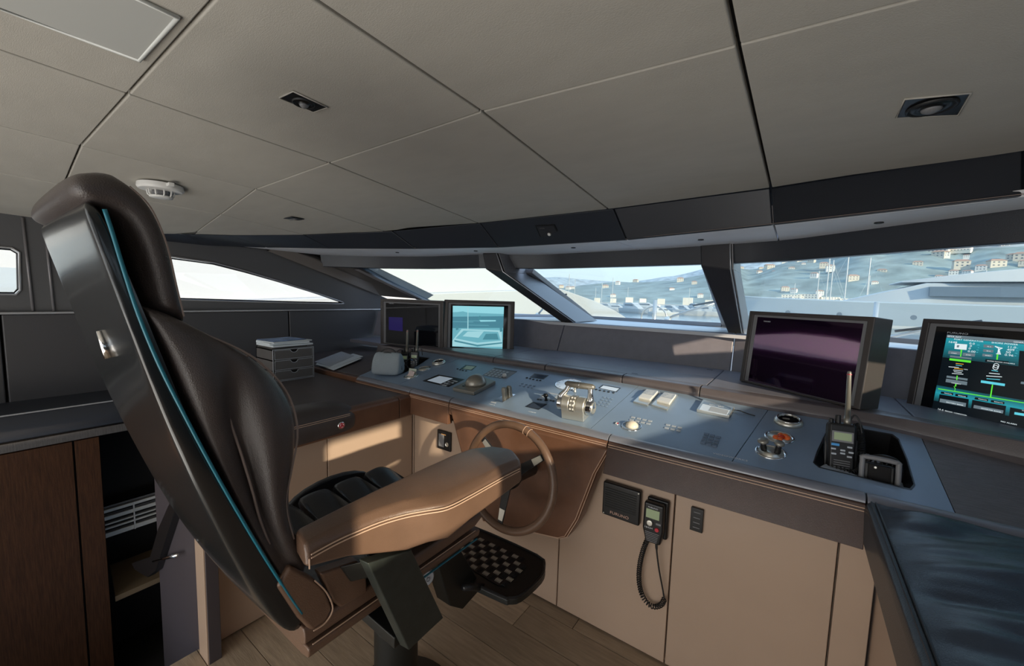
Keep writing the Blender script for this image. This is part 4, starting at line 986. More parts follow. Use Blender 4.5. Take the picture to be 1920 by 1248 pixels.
# ================================================================== INSTRUMENTS SET IN THE CONSOLE
def inst(name, px, label, cat, group=None): return empty(name, PT(*px), label, cat, group)
def flat(root, pxs, m, nm, h0=.0004, th=.0008, bev=0): return MB().prism([PT(*p, h0) for p in pxs], TN*th).build(nm, m, root, bev=bev)
def ringm(root, c, r, m, nm='ring', h=.0, r2=.0035): MB().tube([c+(TE*math.cos(t)+TU*math.sin(t))*r+TN*h for t in [k*math.pi/20 for k in range(40)]], r2, 8, cyc=True).build(nm, m, root, smooth=True)
for px, r, lb in (((1478, 792), .040, 'raised round chrome rimmed air vent nearest the purple-screened monitor'), ((823, 681), .038, 'raised round air vent at the far left near the lit camera monitor')):
    o = inst('air_vent', px, lb, 'air vent', 'round air vents on the console'); c = PT(*px)
    MB().lathe(c, TN, [(r*1.18, 0), (r*1.16, .008), (r*1.02, .017), (r*.86, .017), (r*.84, .012), (r*.82, .004)], 36).build('vent_ring', M['satin'], o, smooth=True)
    MB().disc(c+TN*.005, TN, r*.84, .001, 30).build('vent_bowl', M['black'], o)
    ringm(o, c, r*.93, M['chrome'], 'chrome_rim', .017, .003)
    for k in range(-3, 4):
        wdt = math.sqrt(max(0, (r*.80)**2-(k*r*.24)**2)); MB().box(c+TU*(k*r*.24)+TN*.012, (2*wdt, .0016, .007), (TE, TU, TN)).build('vane', M['black'], o)
    MB().box(c-TE*.008+TN*.015, (.022, .006, .005), (TE, TU, TN)).build('vane_tab', M['bronze'], o, bev=.001)
def cup(px, r, lb, depth=.05):
    o = inst('cup_holder', px, lb, 'cup holder', 'round cup holders on the console'); c = PT(*px)
    MB().lathe(c, TN, [(r*1.08, .0002), (r*1.10, .003), (r*1.0, .005), (r*.93, .003), (r*.90, .0012)], 36, caps=False).build('chrome_rim', M['chrome'], o, smooth=True)
    MB().lathe(c, TN, [(r*.915, .002), (r*.90, .0012), (r*.3, .0008)], 32).build('cup_bottom', M['satin'], o, smooth=True)
    return o, c
# the cups are shown as shallow polished wells on the plate
o, c = cup((1461, 820), .042, 'chrome cup holder filled with orange sweets below the right air vent')
for k in range(9):
    a = k*.9; q = c+TE*(.006+math.cos(a)*.018*(k % 3 > 0))+TU*(math.sin(a)*.018*(k % 3 > 0)-.004)+TN*.006
    s_ = tag(MB().lathe(q, TN+TE*random.uniform(-.6, .6)+TU*random.uniform(-.5, .5), [(.003, -.005), (.009, -.003), (.010, .001), (.006, .005), (.002, .006)], 10).build('wrapped_sweet', M['orange'] if k % 3 else mat('red_candy', (.62, .05, .02), .3), None, smooth=True), '%s wrapped sweet in the chrome cup holder%s' % (('orange', ' at its middle' if k % 3 == 1 and False else '') if k % 3 else ('dark red', '')), 'sweet', 'sweets in the cup holder')
o, c = cup((1445, 848), .042, 'chrome cup holder holding two dark knobs, nearest the front edge')
for dx, dy, ln, rr, lb in ((-.020, .004, .030, .0165, 'dark round-topped plug standing left in the front cup holder'), (.018, .002, .034, .015, 'dark round-topped plug leaning right in the front cup holder')):
    t_ = empty('plug', c+TE*dx+TU*dy, lb, 'plug'); ax = (TN+TE*(dx*6)).normalized()
    MB().lathe(c+TE*dx+TU*dy, ax, [(.009, 0), (.010, .012), (.0085, ln*.8), (.011, ln)], 16).build('shank', M['black'], t_, smooth=True)
    MB().lathe(c+TE*dx+TU*dy, ax, [(.010, ln-.001), (rr, ln+.002), (rr, ln+.008), (rr*.8, ln+.012), (rr*.3, ln+.013)], 20).build('cap', M['bronze'], t_, smooth=True)
cup((795, 691), .040, 'chrome cup holder between the left air vent and the paper-filled one')
o, c = cup((771, 705), .040, 'chrome cup holder with folded papers, beside the grey bag')
t_ = empty('folded_note', c, 'folded pale green and pink paper note standing in the left cup holder', 'paper')
MB().prism([PT(766, 703)+TN*.003, PT(779, 703.5)+TN*.003, PT(779, 703.5)+V((.01, .0, .040)), PT(766, 703)+V((.006, .0, .044))], (0, .0015, 0)).build('note_sheet', mat('pale_green_paper', (.55, .60, .50), .7), t_)
MB().prism([PT(764, 705)+TN*.003, PT(775, 706)+TN*.003, PT(776, 705)+V((.01, .0, .028)), PT(767, 704)+V((.008, .0, .034))], (0, -.0015, 0)).build('note_sheet', mat('pink_paper', (.62, .50, .48), .7), t_)
# displays sunk in the plates
def disp(label, frame, lit, lm, keys=[], name='display_unit', m=None):
    cx_ = sum(p[0] for p in frame)/4; cy_ = sum(p[1] for p in frame)/4
    o = inst(name, (cx_, cy_), label, 'display', 'displays set in the console')
    flat(o, frame, m or M['black'], 'frame', .0002, .0010, bev=.0004); flat(o, lit, lm, 'display_glass', .0013, .0004)
    for k in keys: MB().lathe(PT(*k, .0004), TN, [(.0065, 0), (.0065, .0022), (.0045, .003)], 10).build('key', M['black'], o, smooth=False)
    return o
o = disp('wide black framed display with a bright screen and black keys, left of the joystick mouse', [(792, 714), (822, 702), (871, 711), (841, 725.5)], [(801, 713), (824, 704.5), (849, 709), (826, 719)], M['lcd'], [])
for i in range(4):
    for j in range(3):
        t, s_ = i/3.6, j/2.6
        x = 830+24*t-0+8*s_*0+ (s_*-0); px_ = (832+t*24+s_*6*0, 722-t*9.2+0); px_ = (px_[0]+s_*10-4, px_[1]+s_*2.6-1.6)
        MB().box(PT(*px_, .002), (.014, .012, .002), (TE, TU, TN)).build('key', M['lgrey'] if (i+j) % 3 else M['grey'], o, bev=.0005)
disp('small yellow-green display with keys, farthest left on the second plate', [(863, 691), (873, 684), (894, 686), (885, 694)], [(868, 691), (875, 685.5), (891, 687), (883, 693)], M['lcdy'], [(858, 691.5), (863, 693), (868, 694), (874, 695)])
disp('small dark display with round keys in front of the dashboard, left of the throttle', [(993, 707), (1002, 700), (1029, 703.5), (1019, 711)], [(996, 706), (1003, 701.5), (1026, 704.5), (1018, 709.5)], M['lcdd'], [(988, 708), (994, 709.5), (1000, 711), (1007, 712.5), (1013, 713)])
disp('small bright display with round keys, right behind the throttle', [(1122, 727), (1130, 721), (1164, 727), (1156, 735)], [(1125, 727), (1131.5, 722.5), (1161, 728), (1154.5, 733.5)], M['lcd'], [(1118, 730), (1125, 731.5), (1133, 733), (1141, 734.5), (1150, 736)])
disp('dark square display in the plate near the front edge, left of the throttle', [(984, 762), (1000, 753), (1026, 757.5), (1010, 768)], [(988, 762), (1001.5, 755), (1022.5, 758.5), (1008, 766)], M['lcdd'])
# alarm keypad with small knob
o = inst('keypad', (938, 700), 'pale rectangular keypad plate with rows of grey keys and a white knob', 'keypad')
flat(o, [(905, 703), (927, 689.5), (969, 696.5), (950, 709.5)], M['grey'], 'pad_plate', .0003, .0008); flat(o, [(926, 690), (927.5, 689.2), (969.5, 696), (968, 697)], M['black'], 'pad_slot', .0012, .0006)
for i in range(5):
    for j in range(4):
        MB().box(PT(911+i*6.6+j*4.6, 702.2+i*1.25-j*3.1, .0018), (.015, .018, .002), (TE, TU, TN)).build('key', M['lgrey'], o, bev=.0006)
MB().lathe(PT(946, 706), TN, [(.012, 0), (.012, .012), (.009, .018), (.002, .020)], 18).build('knob', M['white'], o, smooth=True)
# joystick mouse
o = inst('palm_controller', (888, 724), 'bronze grey palm rest controller standing proud on the left of the console', 'controller')
def lift(pxs, h): return [PT(*p, h) for p in pxs]
base = [(849, 733), (897, 708.5), (930, 720), (889, 741.5)]
MB().prism(lift(base, .0002), TN*.020).build('controller_base', M['bronze'], o, bev=.004, seg=3)
top_ = [(853, 731.5), (898, 710), (924, 719), (886, 738)]
c0 = PT(895, 728, 0); ring = []
for k in range(16):
    t = 2*math.pi*k/16; ring.append((TE*(.052*math.cos(t)+.010*math.cos(2*t))+TU*.060*math.sin(t)).copy())
rot = lambda v, a: TE*(v.dot(TE)*math.cos(a)-v.dot(TU)*math.sin(a))+TU*(v.dot(TE)*math.sin(a)+v.dot(TU)*math.cos(a))
c0 = (PT(853, 731.5)+PT(898, 710)+PT(924, 719)+PT(886, 738))/4+TE*.012
MB().loft([[c0+rot(v, -.2)*k+TN*h for v in ring] for k, h in ((1, .019), (.96, .034), (.84, .050), (.60, .062), (.30, .069), (.05, .071))]).build('palm_rest', M['bronze'], o, smooth=True)
for k in range(5): MB().box(PT(869+k*4.4, 723.2-k*2.5, .0215), (.014, .007, .002), (TE, TU, TN)).build('key', M['black'], o)
# twin thruster levers
o = inst('twin_levers', (952, 745), 'pair of short grey metal thruster levers on a bright base plate', 'levers')
flat(o, [(925, 751), (951, 737), (967, 739.5), (942, 754.5)], M['chrome'], 'base_plate', .0002, .0012)
for dx, nm in ((0, 'a'), (9, 'b')):
    c = PT(947+dx, 746-dx*.35)
    MB().loft([[c+TE*(sx_*w_)+TU*(k_*t2)+TN*h for sx_, k_ in ((-1, -1), (1, -1), (1, 1), (-1, 1))] for h, w_, t2 in ((0, .010, .014), (.02, .009, .012), (.045, .011, .011), (.058, .009, .007))]).build('lever', M['bronze'], o, bev=.003, seg=3)
MB().box(PT(925, 754, .001), (.030, .010, .001), (TE, TU, TN)).build('label_plate', M['print'], o)
# small joystick on a keyed plate
o = inst('mini_joystick', (1025, 745), 'small black joystick on a pale keyed plate left of the throttle', 'joystick')
flat(o, [(1009, 747), (1026, 735), (1050, 739.5), (1041, 751.5)], M['lgrey'], 'joystick_plate', .0002, .001); flat(o, [(1018, 745.5), (1030, 737.5), (1045, 740.5), (1036, 748.5)], M['slate'], 'plate_inset', .0013, .0004)
MB().lathe(PT(1024, 750), TN, [(.009, 0), (.006, .006), (.006, .016), (.011, .020), (.012, .030), (.009, .034)], 16).build('stick', M['black'], o, smooth=True)
for p in [(1009, 748), (1014, 749), (1033, 750), (1038, 751), (1018, 741)]: MB().box(PT(*p, .002), (.011, .008, .002), (TE, TU, TN)).build('key', M['black'], o, bev=.0006)
# round magnetic compass recess
o = inst('compass', (1067, 720), 'flat round instrument with chrome rim half hidden behind the throttle', 'compass'); c = PT(1067, 720.5)
MB().disc(c+TN*.0002, TN, .070, .0012, 40).build('dial', M['lcd'], o); ringm(o, c, .071, M['chrome'], 'chrome_rim', .001, .0025)
MB().lathe(c+TU*.055, TN, [(.05, .0012), (.05, .002)], 3).build('dial_needle', M['black'], o) if False else None
for k in range(12):
    t = k*math.pi/6; MB().box(c+(TE*math.cos(t)+TU*math.sin(t))*.058+TN*.0016, (.010, .002, .0006), (TE*math.cos(t)+TU*math.sin(t), -TE*math.sin(t)+TU*math.cos(t), TN)).build('dial_tick', M['black'], o)
# engine throttle
o = inst('throttle', (1082, 782), 'big polished metal twin engine throttle with a bridge handle', 'throttle')
cL = PT(1050, 775)+TN*.055; cR = PT(1110, 786)+TN*.055
ax = (cR-cL).normalized(); side_n = TN; ux = side_n; vx_ = ax.cross(ux).normalized()
cL = cL+TU*.0; Lt = (cR-cL).length
def drum(a, b_, r, nm, m, **kw): MB().lathe(cL+ax*(a*Lt), ax, [(r*.94, 0), (r, .003), (r, (b_-a)*Lt-.003), (r*.94, (b_-a)*Lt)], 36).build(nm, m, o, smooth=False, bev=.0008, **kw)
drum(.16, .40, .040, 'drum', M['satin']); drum(.41, .59, .041, 'key_drum', M['bronze']); drum(.60, .86, .040, 'drum', M['satin'])
drum(.0, .15, .033, 'end_disc', M['chrome']); drum(.87, 1.06, .034, 'end_disc', M['chrome'])
MB().lathe(cL+ax*(1.07*Lt), ax, [(.026, -.003), (.026, .001), (.018, .002), (.016, -.001)], 30).build('end_cap', M['satin'], o, smooth=True)
f0, f1 = cL+ax*(.17*Lt)-TN*.002, cL+ax*(.85*Lt)-TN*.002
MB().loft([[q_+vx_*s_*w2-TN*h for s_, h in ((-1, 0), (1, 0), (1, .052), (-1, .052))] for q_, w2 in ((f0, .038), (f1, .038))]).build('foot', M['satin'], o, bev=.002)
for i in range(4):
    for s_ in (.45, .53):
        t = R(70-i*24); rr = .0415; d = TN*math.sin(t)-TU*math.cos(t)
        MB().box(cL+ax*(s_*Lt+.004)+d*rr, (.0065, .0075, .003), (ax, d.cross(ax), d)).build('key', M['white'], o, bev=.0006)
top = TN*.078+TU*.026
for s_, mm in ((.07, 0), (.97, 1)):
    p0 = cL+ax*(s_*Lt)
    path = smoothpts([p0, p0+TN*.03+TU*.003, p0+TN*.055+TU*.014+ax*(.02 if mm == 0 else -.004), p0+top+ax*(.03 if mm == 0 else -.008)], 5)
    MB().tube(path, [.020-.009*min(1, i/10) for i in range(len(path))], 12).build('handle_arm', M['chrome'], o, smooth=True)
h0 = cL+ax*(.07*Lt+.010)+top+TN*.004; h1 = cL+ax*(.97*Lt+.012)+top+TN*.004
MB().tube([h0, h0.lerp(h1, .08), h0.lerp(h1, .5), h0.lerp(h1, .92), h1], [.006, .013, .0145, .013, .006], 16).build('handle_grip', M['bronze'], o, smooth=True)
MB().tube([h0.lerp(h1, .49), h0.lerp(h1, .51)], .0152, 16).build('grip_ring', M['chrome'], o, smooth=True)
MB().lathe(PT(1078, 734), TN, [(.008, 0), (.0075, .004), (.005, .006), (.005, .016), (.006, .020), (.003, .022)], 14).build('detent_knob', M['satin'], o, smooth=True)
# two wiper switch flaps
for pxs, lb in (([(1187, 755), (1212, 732), (1237, 735.5), (1214, 762)], 'left one of the two raised pale switch flaps in front of the dashboard'), ([(1221, 761), (1245, 737.5), (1271, 742), (1251, 770)], 'right one of the two raised pale switch flaps in front of the dashboard')):
    o = inst('switch_flap', (sum(p[0] for p in pxs)/4, sum(p[1] for p in pxs)/4), lb, 'switch', 'raised switch flaps')
    MB().prism(lift(pxs, .0002), TN*.008).build('flap_base', M['satin'], o, bev=.0015)
    cx_ = sum(p[0] for p in pxs)/4; cy_ = sum(p[1] for p in pxs)/4
    i3 = [(cx_+(p[0]-cx_)*.82+1, cy_+(p[1]-cy_)*.80-2) for p in pxs]
    q = lift(i3, .0082); 
    fr_ = [q[0]+(q[1]-q[0])*.22, q[1], q[2], q[3]+(q[2]-q[3])*.22]
    MB().prism([fr_[0], fr_[1], fr_[2], fr_[3]], TN*.010).build('flap', M['white'], o, bev=.002)
    MB().prism([fr_[0]+(fr_[1]-fr_[0])*.42+TN*.0102, fr_[0]+(fr_[1]-fr_[0])*.93+TN*.0102, fr_[3]+(fr_[2]-fr_[3])*.93+TN*.0102, fr_[3]+(fr_[2]-fr_[3])*.42+TN*.0102], TN*.0006).build('flap_panel', M['lgrey'], o)
    for k in range(3):
        q_ = fr_[0].lerp(fr_[3], .3+.02*k)+(fr_[1]-fr_[0])*(.55+.14*k)+TN*.0112; MB().box(q_+TE*.012, (.030-.006*k, .003, .0006), (TE, TU, TN)).build('print_line', M['print'], o)
# raised display with cable
o = inst('raised_display', (1341, 769), 'raised metal framed display with a thin black cable, right of the two switch flaps', 'display')
rp = [(1306, 772.5), (1318, 753.5), (1377, 768), (1367, 785)]
MB().prism(lift(rp, .0002), TN*.014).build('case', M['satin'], o, bev=.002)
tp = [(1308, 768), (1319, 751.5), (1373, 765), (1364.5, 780)]
def fr2(s_, t_, h): a = PT(*tp[0], .0145).lerp(PT(*tp[3], .0145), s_); b_ = PT(*tp[1], .0145).lerp(PT(*tp[2], .0145), s_); return a.lerp(b_, t_)+TN*h
for (s0, s1, t0, t1, m_, nm_) in ((.04, .96, .06, .70, 'lcd', 'display_glass'), (.04, .96, .72, .96, 'slate', 'top_strip'), (.35, .94, .12, .62, 'lgrey', 'display_window')):
    MB().prism([fr2(s0, t0, .0 if nm_ != 'display_window' else .0007), fr2(s1, t0, .0 if nm_ != 'display_window' else .0007), fr2(s1, t1, .0 if nm_ != 'display_window' else .0007), fr2(s0, t1, .0 if nm_ != 'display_window' else .0007)], TN*.0006).build(nm_, M[m_], o)
words('display_name', 'MAN - B&W', fr2(.25, .76, .001), .010, (PT(*tp[3])-PT(*tp[0])), TU, M['print'], o)
cb_ = [PT(1376, 768, .004), PT(1388, 770, .010), PT(1396, 773, .004), PT(1408, 777, .003), PT(1416, 779, .002)]
MB().tube(smoothpts(cb_, 5), .0022, 6).build('cable', M['black'], o, smooth=True)
# trackball
o = inst('trackball', (1185, 799), 'cream trackball in a round chrome ring near the front edge of the console', 'trackball'); c = PT(1184, 799)
ringm(o, c, .037, M['chrome'], 'ring', .001, .0028); MB().disc(c+TN*.0002, TN, .035, .001, 30).build('socket', M['slate'], o)
cc = c+TE*.002+TN*.001
MB().lathe(cc, TN, [(.025*math.cos(a), .022*math.sin(a)) for a in [0, .3, .6, .9, 1.2, 1.45]], 28).build('ball', mat('cream_ball', (.80, .72, .58), .25), o, smooth=True)
o = inst('push_button', (1156, 794), 'tiny red and white oval push button left of the trackball', 'button'); c = PT(1156, 794)
MB().disc(c, TN, .010, .003, 18).build('button_rim', M['chrome'], o); MB().box(c+TN*.0035, (.006, .012, .002), (TE, TU, TN)).build('button_cap', M['white'], o); MB().box(c+TN*.0035+TE*.005, (.003, .010, .0018), (TE, TU, TN)).build('button_cap', M['red'], o)
# engraved key clusters
def cluster(label, x0, y0, nx_, ny_, dx, dy, m, name='key_cluster', sz=(.016, .010)):
    o = inst(name, (x0, y0), label, 'keys', 'flat key clusters on the console')
    for j in range(ny_):
        for i in range(nx_):
            MB().box(PT(x0+i*dx[0]+j*dy[0], y0+i*dx[1]+j*dy[1], .0016), (sz[0], sz[1], .003), (TE, TU, TN)).build('key', m, o, bev=.0008)
    return o
cluster('two rows of four pale flat keys behind the trackball', 1184, 787, 4, 2, (10.5, 2.3), (3.2, -5.0), M['lgrey'])
cluster('two rows of three pale flat keys between trackball and numeric keypad', 1250, 802, 3, 2, (11, 2.4), (2.5, -5.6), M['lgrey'])
cluster('numeric keypad of small blue-grey domed keys, near the right console seam', 1318, 829, 3, 4, (11, 3.0), (2.2, -5.3), mat('blue_grey_key', (.17, .22, .30), .3, metal=.3), 'numeric_keypad', (.017, .013))
cluster('faint row of pale flat keys left of the round compass', 975, 722, 4, 2, (7.5, 1.4), (4.2, -3.4), M['slate'], sz=(.010, .008))
cluster('faint cluster of flat keys on the plate right of the throttle', 1122, 758, 3, 4, (7.2, 1.5), (3.6, -4.6), M['slate'], sz=(.011, .009))
words('console_name', 'VIDEOWORKS', PT(1336, 850, .0006), .012, TE, TU, M['print'], con, xs=1.3)
words('console_name', 'STEERING', PT(916, 757, .0006), .008, TE, TU, M['print'], con)
words('console_name', 'AUTOPILOT', PT(990, 771, .0006), .007, TE, TU, M['print'], con)

# ================================================================== LOOSE AND SMALL THINGS
# ---- black loudspeaker, corded handset and plates on the cabinet fronts
yc = 1.518
def fy(px, py, d=0): return Py(px, py, yc-d)
o = empty('wall_loudspeaker', fy(1170, 940), 'black square loudspeaker with ribbed grille on the taupe cabinet', 'loudspeaker')
pts = [fy(1136, 897), fy(1206, 918), fy(1200, 981), fy(1134, 958)]
xa, xb = -.588, -.436; za, zb = .668, .530
MB().box(((xa+xb)/2, yc-.012, (za+zb)/2), (xb-xa, .024, za-zb)).build('housing', M['black'], o, bev=.006, seg=3)
for k in range(9):
    z = za-.022-k*.0095; MB().tube([(xa+.012, yc-.0245, z), (xb-.014, yc-.0245, z)], .0022, 5).build('grille_rib', M['blackm'], o)
words('maker_name', 'FURUNO', (xa+.034, yc-.0247, zb+.014), .016, (1, 0, 0), (0, 0, 1), mat('copper_print', (.65, .42, .32), .4), o, xs=1.15)
for x, z in ((xa+.008, zb+.008), (xb-.008, za-.008)): MB().disc((x, yc-.024, z), (0, -1, 0), .0025, .001, 8).build('screw', M['satin'], o)
o = empty('corded_handset', fy(1232, 970), 'black corded radio handset with small lit display clipped to the cabinet', 'handset')
cx, cz = -.378, .580
MB().box((cx+.006, yc-.010, cz+.005), (.080, .020, .150)).build('cradle', M['black'], o, bev=.008, seg=3)
b = MB().prism([(cx-.036, yc-.02, cz+.072), (cx+.036, yc-.02, cz+.072), (cx+.038, yc-.02, cz-.03), (cx+.030, yc-.02, cz-.082), (cx-.024, yc-.02, cz-.082), (cx-.038, yc-.02, cz-.03)], (0, -.030, 0)); b.build('body', M['black'], o, bev=.008, seg=3)
yf = yc-.0505
MB().box((cx-.002, yf, cz+.032), (.048, .002, .034)).build('lcd', M['lcdg'], o)
words('maker_name', 'FURUNO', (cx-.020, yf-.0006, cz+.054), .007, (1, 0, 0), (0, 0, 1), M['print'], o, xs=1.2)
MB().lathe((cx-.010, yf, cz-.002), (0, -1, 0), [(.012, 0), (.011, .008), (.008, .009)], 16).build('dial', M['satin'], o, bev=.001)
MB().box((cx+.020, yf, cz+.000), (.018, .003, .008)).build('key', M['grey'], o, bev=.001)
MB().lathe((cx+.016, yf, cz-.022), (0, -1, 0), [(.008, 0), (.007, .004)], 14).build('red_key', M['red'], o)
words('key_label', '16/CH', (cx-.030, yf-.0006, cz-.026), .009, (1, 0, 0), (0, 0, 1), M['print'], o, xs=1.2)
for k in range(6): MB().box((cx-.001, yf, cz-.040-k*.0065), (.052-.003*k, .003, .0026)).build('speaker_slot', M['grey'], o)
# coiled cord
path = smoothpts([V((cx-.020, yc-.03, cz-.080)), V((cx-.034, yc-.030, cz-.13)), V((cx-.045, yc-.026, cz-.20)), V((cx-.044, yc-.024, cz-.27)), V((cx-.026, yc-.022, cz-.325)), V((cx+.008, yc-.022, cz-.345)), V((cx+.040, yc-.022, cz-.325)), V((cx+.052, yc-.022, cz-.295))], 60)
def coil(path, r, pitch, wr, n=10):
    out = []; d = 0; prev = V((0, 1, 0)); last = path[0]; L = 0
    for i, p in enumerate(path[:-1]):
        t = (path[i+1]-p).normalized(); u_ = (prev-t*prev.dot(t)).normalized(); prev = u_; w2 = t.cross(u_)
        seg = (path[i+1]-p).length; m = max(1, int(seg/pitch*n))
        for k in range(m):
            ph = 2*math.pi*(L+seg*k/m)/pitch; out.append(p+t*(seg*k/m)+(u_*math.cos(ph)+w2*math.sin(ph))*r)
        L += seg
    return out
MB().tube(coil(path, .0080, .0090, .0028, 9), .0023, 5).build('coiled_cord', M['rubber'], o, smooth=True)
MB().tube(smoothpts([V((cx+.012, yc-.03, cz-.080)), V((cx+.016, yc-.03, cz-.12)), V((cx+.028, yc-.026, cz-.19)), V((cx+.044, yc-.022, cz-.26)), V((cx+.052, yc-.022, cz-.297))], 6), [.005]*5+[.0032]*20, 8).build('straight_cord', M['rubber'], o, smooth=True)
# socket plates
o = empty('socket_plate', (-1.505, yc, .56), 'black socket plate on the narrow cabinet left of the wheel', 'socket')
MB().box((-1.505, yc-.005, .614), (.100, .010, .105)).build('cover', M['black'], o, bev=.003)
MB().box((-1.522, yc-.0105, .612), (.040, .002, .070)).build('rocker', M['grey'], o, bev=.001); MB().lathe((-1.480, yc-.010, .598), (0, -1, 0), [(.012, 0), (.011, .002), (.008, .0005)], 16).build('jack', M['satin'], o)
MB().box((-1.505, yc-.0105, .648), (.034, .001, .004)).build('lit_line', mat('amber_line', (.6, .3, .1), .4), o)
o = empty('switch_plate', (-.238, yc, .58), 'slim black upright switch plate on the wide taupe cabinet', 'switch')
MB().box((-.238, yc-.005, .622), (.042, .010, .086)).build('cover', M['black'], o, bev=.002)
for z in (.650, .630, .612, .594): MB().box((-.238, yc-.0105, z), (.022, .001, .0025)).build('rocker', M['grey'], o)

# ---- drawer box and stack of papers on the port desk
o = empty('drawer_box', (-2.64, 1.22, .845), 'grey leather desk box with three drawers at the left wall', 'drawer box')
X1, X0, Y0, Y1, Z0, Z1 = -2.52, -2.74, 1.095, 1.345, .846, 1.045
M['boxl'] = mat('box_leather', (.115, .108, .105), .45, bump=.3, bscale=300)
b = MB()
b.box(((X0+X1)/2, Y0+.004, (Z0+Z1)/2), (X1-X0, .008, Z1-Z0)); b.box(((X0+X1)/2, Y1-.004, (Z0+Z1)/2), (X1-X0, .008, Z1-Z0))
b.box((X0+.004, (Y0+Y1)/2, (Z0+Z1)/2), (.008, Y1-Y0, Z1-Z0))
for k in range(4): b.box(((X0+X1)/2, (Y0+Y1)/2, Z0+.004+k*(Z1-Z0-.008)/3), (X1-X0, Y1-Y0, .007))
b.build('case', M['boxl'], o)
def frm(y0, y1, z0, z1, r): return [(X1+.001, y0, z0), (X1+.001, y1, z0), (X1+.001, y1, z1), (X1+.001, y0, z1)]
MB().tube(frm(Y0+.002, Y1-.002, Z0+.002, Z1-.002, 0), .0022, 4, cyc=True).build('pale_edge', M['lgrey'], o)
for k in range(3):
    z0 = Z0+.010+k*.0637; z1 = z0+.054; ym = (Y0+Y1)/2; dr_ = None
    pts = [(X1-.003, Y0+.011, z0), (X1-.003, Y1-.011, z0), (X1-.003, Y1-.011, z1), (X1-.003, ym+.024, z1)]+[(X1-.003, ym+.022*math.cos(t), z1-.018*math.sin(t)) for t in [R(a) for a in (15, 45, 75, 105, 135, 165)]]+[(X1-.003, ym-.024, z1), (X1-.003, Y0+.011, z1)]
    d_ = MB().prism(pts, (.006, 0, 0)).build('drawer', M['boxl'], o)
    MB().tube([V((X1+.0035, p[1], p[2])) for p in pts], .0015, 4, cyc=True).build('pale_edge', M['lgrey'], d_)
    MB().box((X1-.01, ym, z1-.01), (.004, .044, .022)).build('finger_hole', M['gap'], o)
MB().box(((X0+X1)/2-.01, (Y0+Y1)/2-.01, Z1+.006), (X1-X0-.03, Y1-Y0-.04, .010)).build('top_tray', M['boxl'], o)
zt = Z1+.012
for k, (dx, dy, sx, sy_, h, m_, a_, lb) in enumerate(((0, 0, .21, .245, .010, 'paper', 2, 'thick white folder at the bottom of the stack on the drawer box'), (-.005, -.01, .20, .235, .012, 'paper', -2, 'white booklet in the middle of the stack on the drawer box'), (.005, -.005, .20, .24, .006, 'paper', 4, 'thin white brochure under the blue printed sheet on the drawer box'), (-.012, -.012, .18, .21, .003, 'paperb', 6, 'blue printed sheet on top of the stack on the drawer box'))):
    c = V(((X0+X1)/2+dx, (Y0+Y1)/2+dy, zt+h/2)); a = R(a_); ex = V((math.cos(a), math.sin(a), 0)); ey = V((-math.sin(a), math.cos(a), 0))
    tag(MB().box(c, (sx, sy_, h), (ex, ey, V((0, 0, 1)))).build('booklet', M[m_], None, bev=.0008), lb, 'papers'); zt += h+.0012
# papers on the port ledge
def ledz(p): 
    t = max(0, min(1, (-2.25-p.x)/1.02)); return .876+(p.y-1.475)*(.203-.10*t)
for pts, m_, lb, hh in (([(592, 683), (626, 694), (678, 672), (655, 664), (600, 676)], 'paper', 'crumpled clear plastic folder lying under the pale papers on the left ledge', .004), ([(590, 678), (618, 687), (664, 667), (640, 659)], 'lgrey', 'pale blue folded paper sheet on the left ledge', .010), ([(600, 686), (622, 690), (681, 668), (662, 663)], 'paper', 'white paper sheet lying half under the pale blue one on the left ledge', .007)):
    P_ = []
    for p in pts:
        q = Pz(*p, .90)
        for _ in range(4): q = Pz(*p, ledz(q)+hh)
        P_.append(q)
    tag(MB().prism(P_, (0, 0, .002)).build('paper_sheet', M[m_], None), lb, 'paper')

# ---- grey pouch and two handheld radios in the left tray
o = empty('grey_pouch', PT(728, 698), 'small blue-grey fabric pouch bag with dark zip, standing in the left tray', 'bag')
bc = Pz(728, 700, .90); bx = V((.86, .50, 0)).normalized(); by = V((-.50, .86, 0)).normalized(); zb = .896
rings = []
for z, sx, sy_ in ((0, .086, .060), (.02, .092, .064), (.07, .092, .056), (.11, .088, .036), (.132, .080, .020), (.140, .070, .008)):
    ring = []
    for k in range(20):
        t = 2*math.pi*k/20; cx_ = abs(math.cos(t))**.32*math.copysign(1, math.cos(t)); sy2 = abs(math.sin(t))**.32*math.copysign(1, math.sin(t)); wv = 1+.02*math.sin(t*5+z*60)
        ring.append(bc*1+bx*(sx*cx_*wv)+by*(sy_*sy2*wv)+V((0, 0, zb+z-bc.z)))
    rings.append(ring)
MB().loft(rings).build('pouch_body', M['bag'], o, sub=1, smooth=True)
zp = [bc+bx*(.090*math.cos(t))-by*(.012)+V((0, 0, zb-bc.z+.035+.103*math.sin(t))) for t in [k*math.pi/14 for k in range(15)]]
MB().tube(zp, .0035, 6).build('zip', M['rubber'], o)
hp = [bc+bx*(.05*math.cos(t))+V((0, 0, zb-bc.z+.125+.035*math.sin(t))) for t in [k*math.pi/10 for k in range(11)]]
MB().tube(hp, .005, 6).build('handle', M['black'], o, smooth=True)
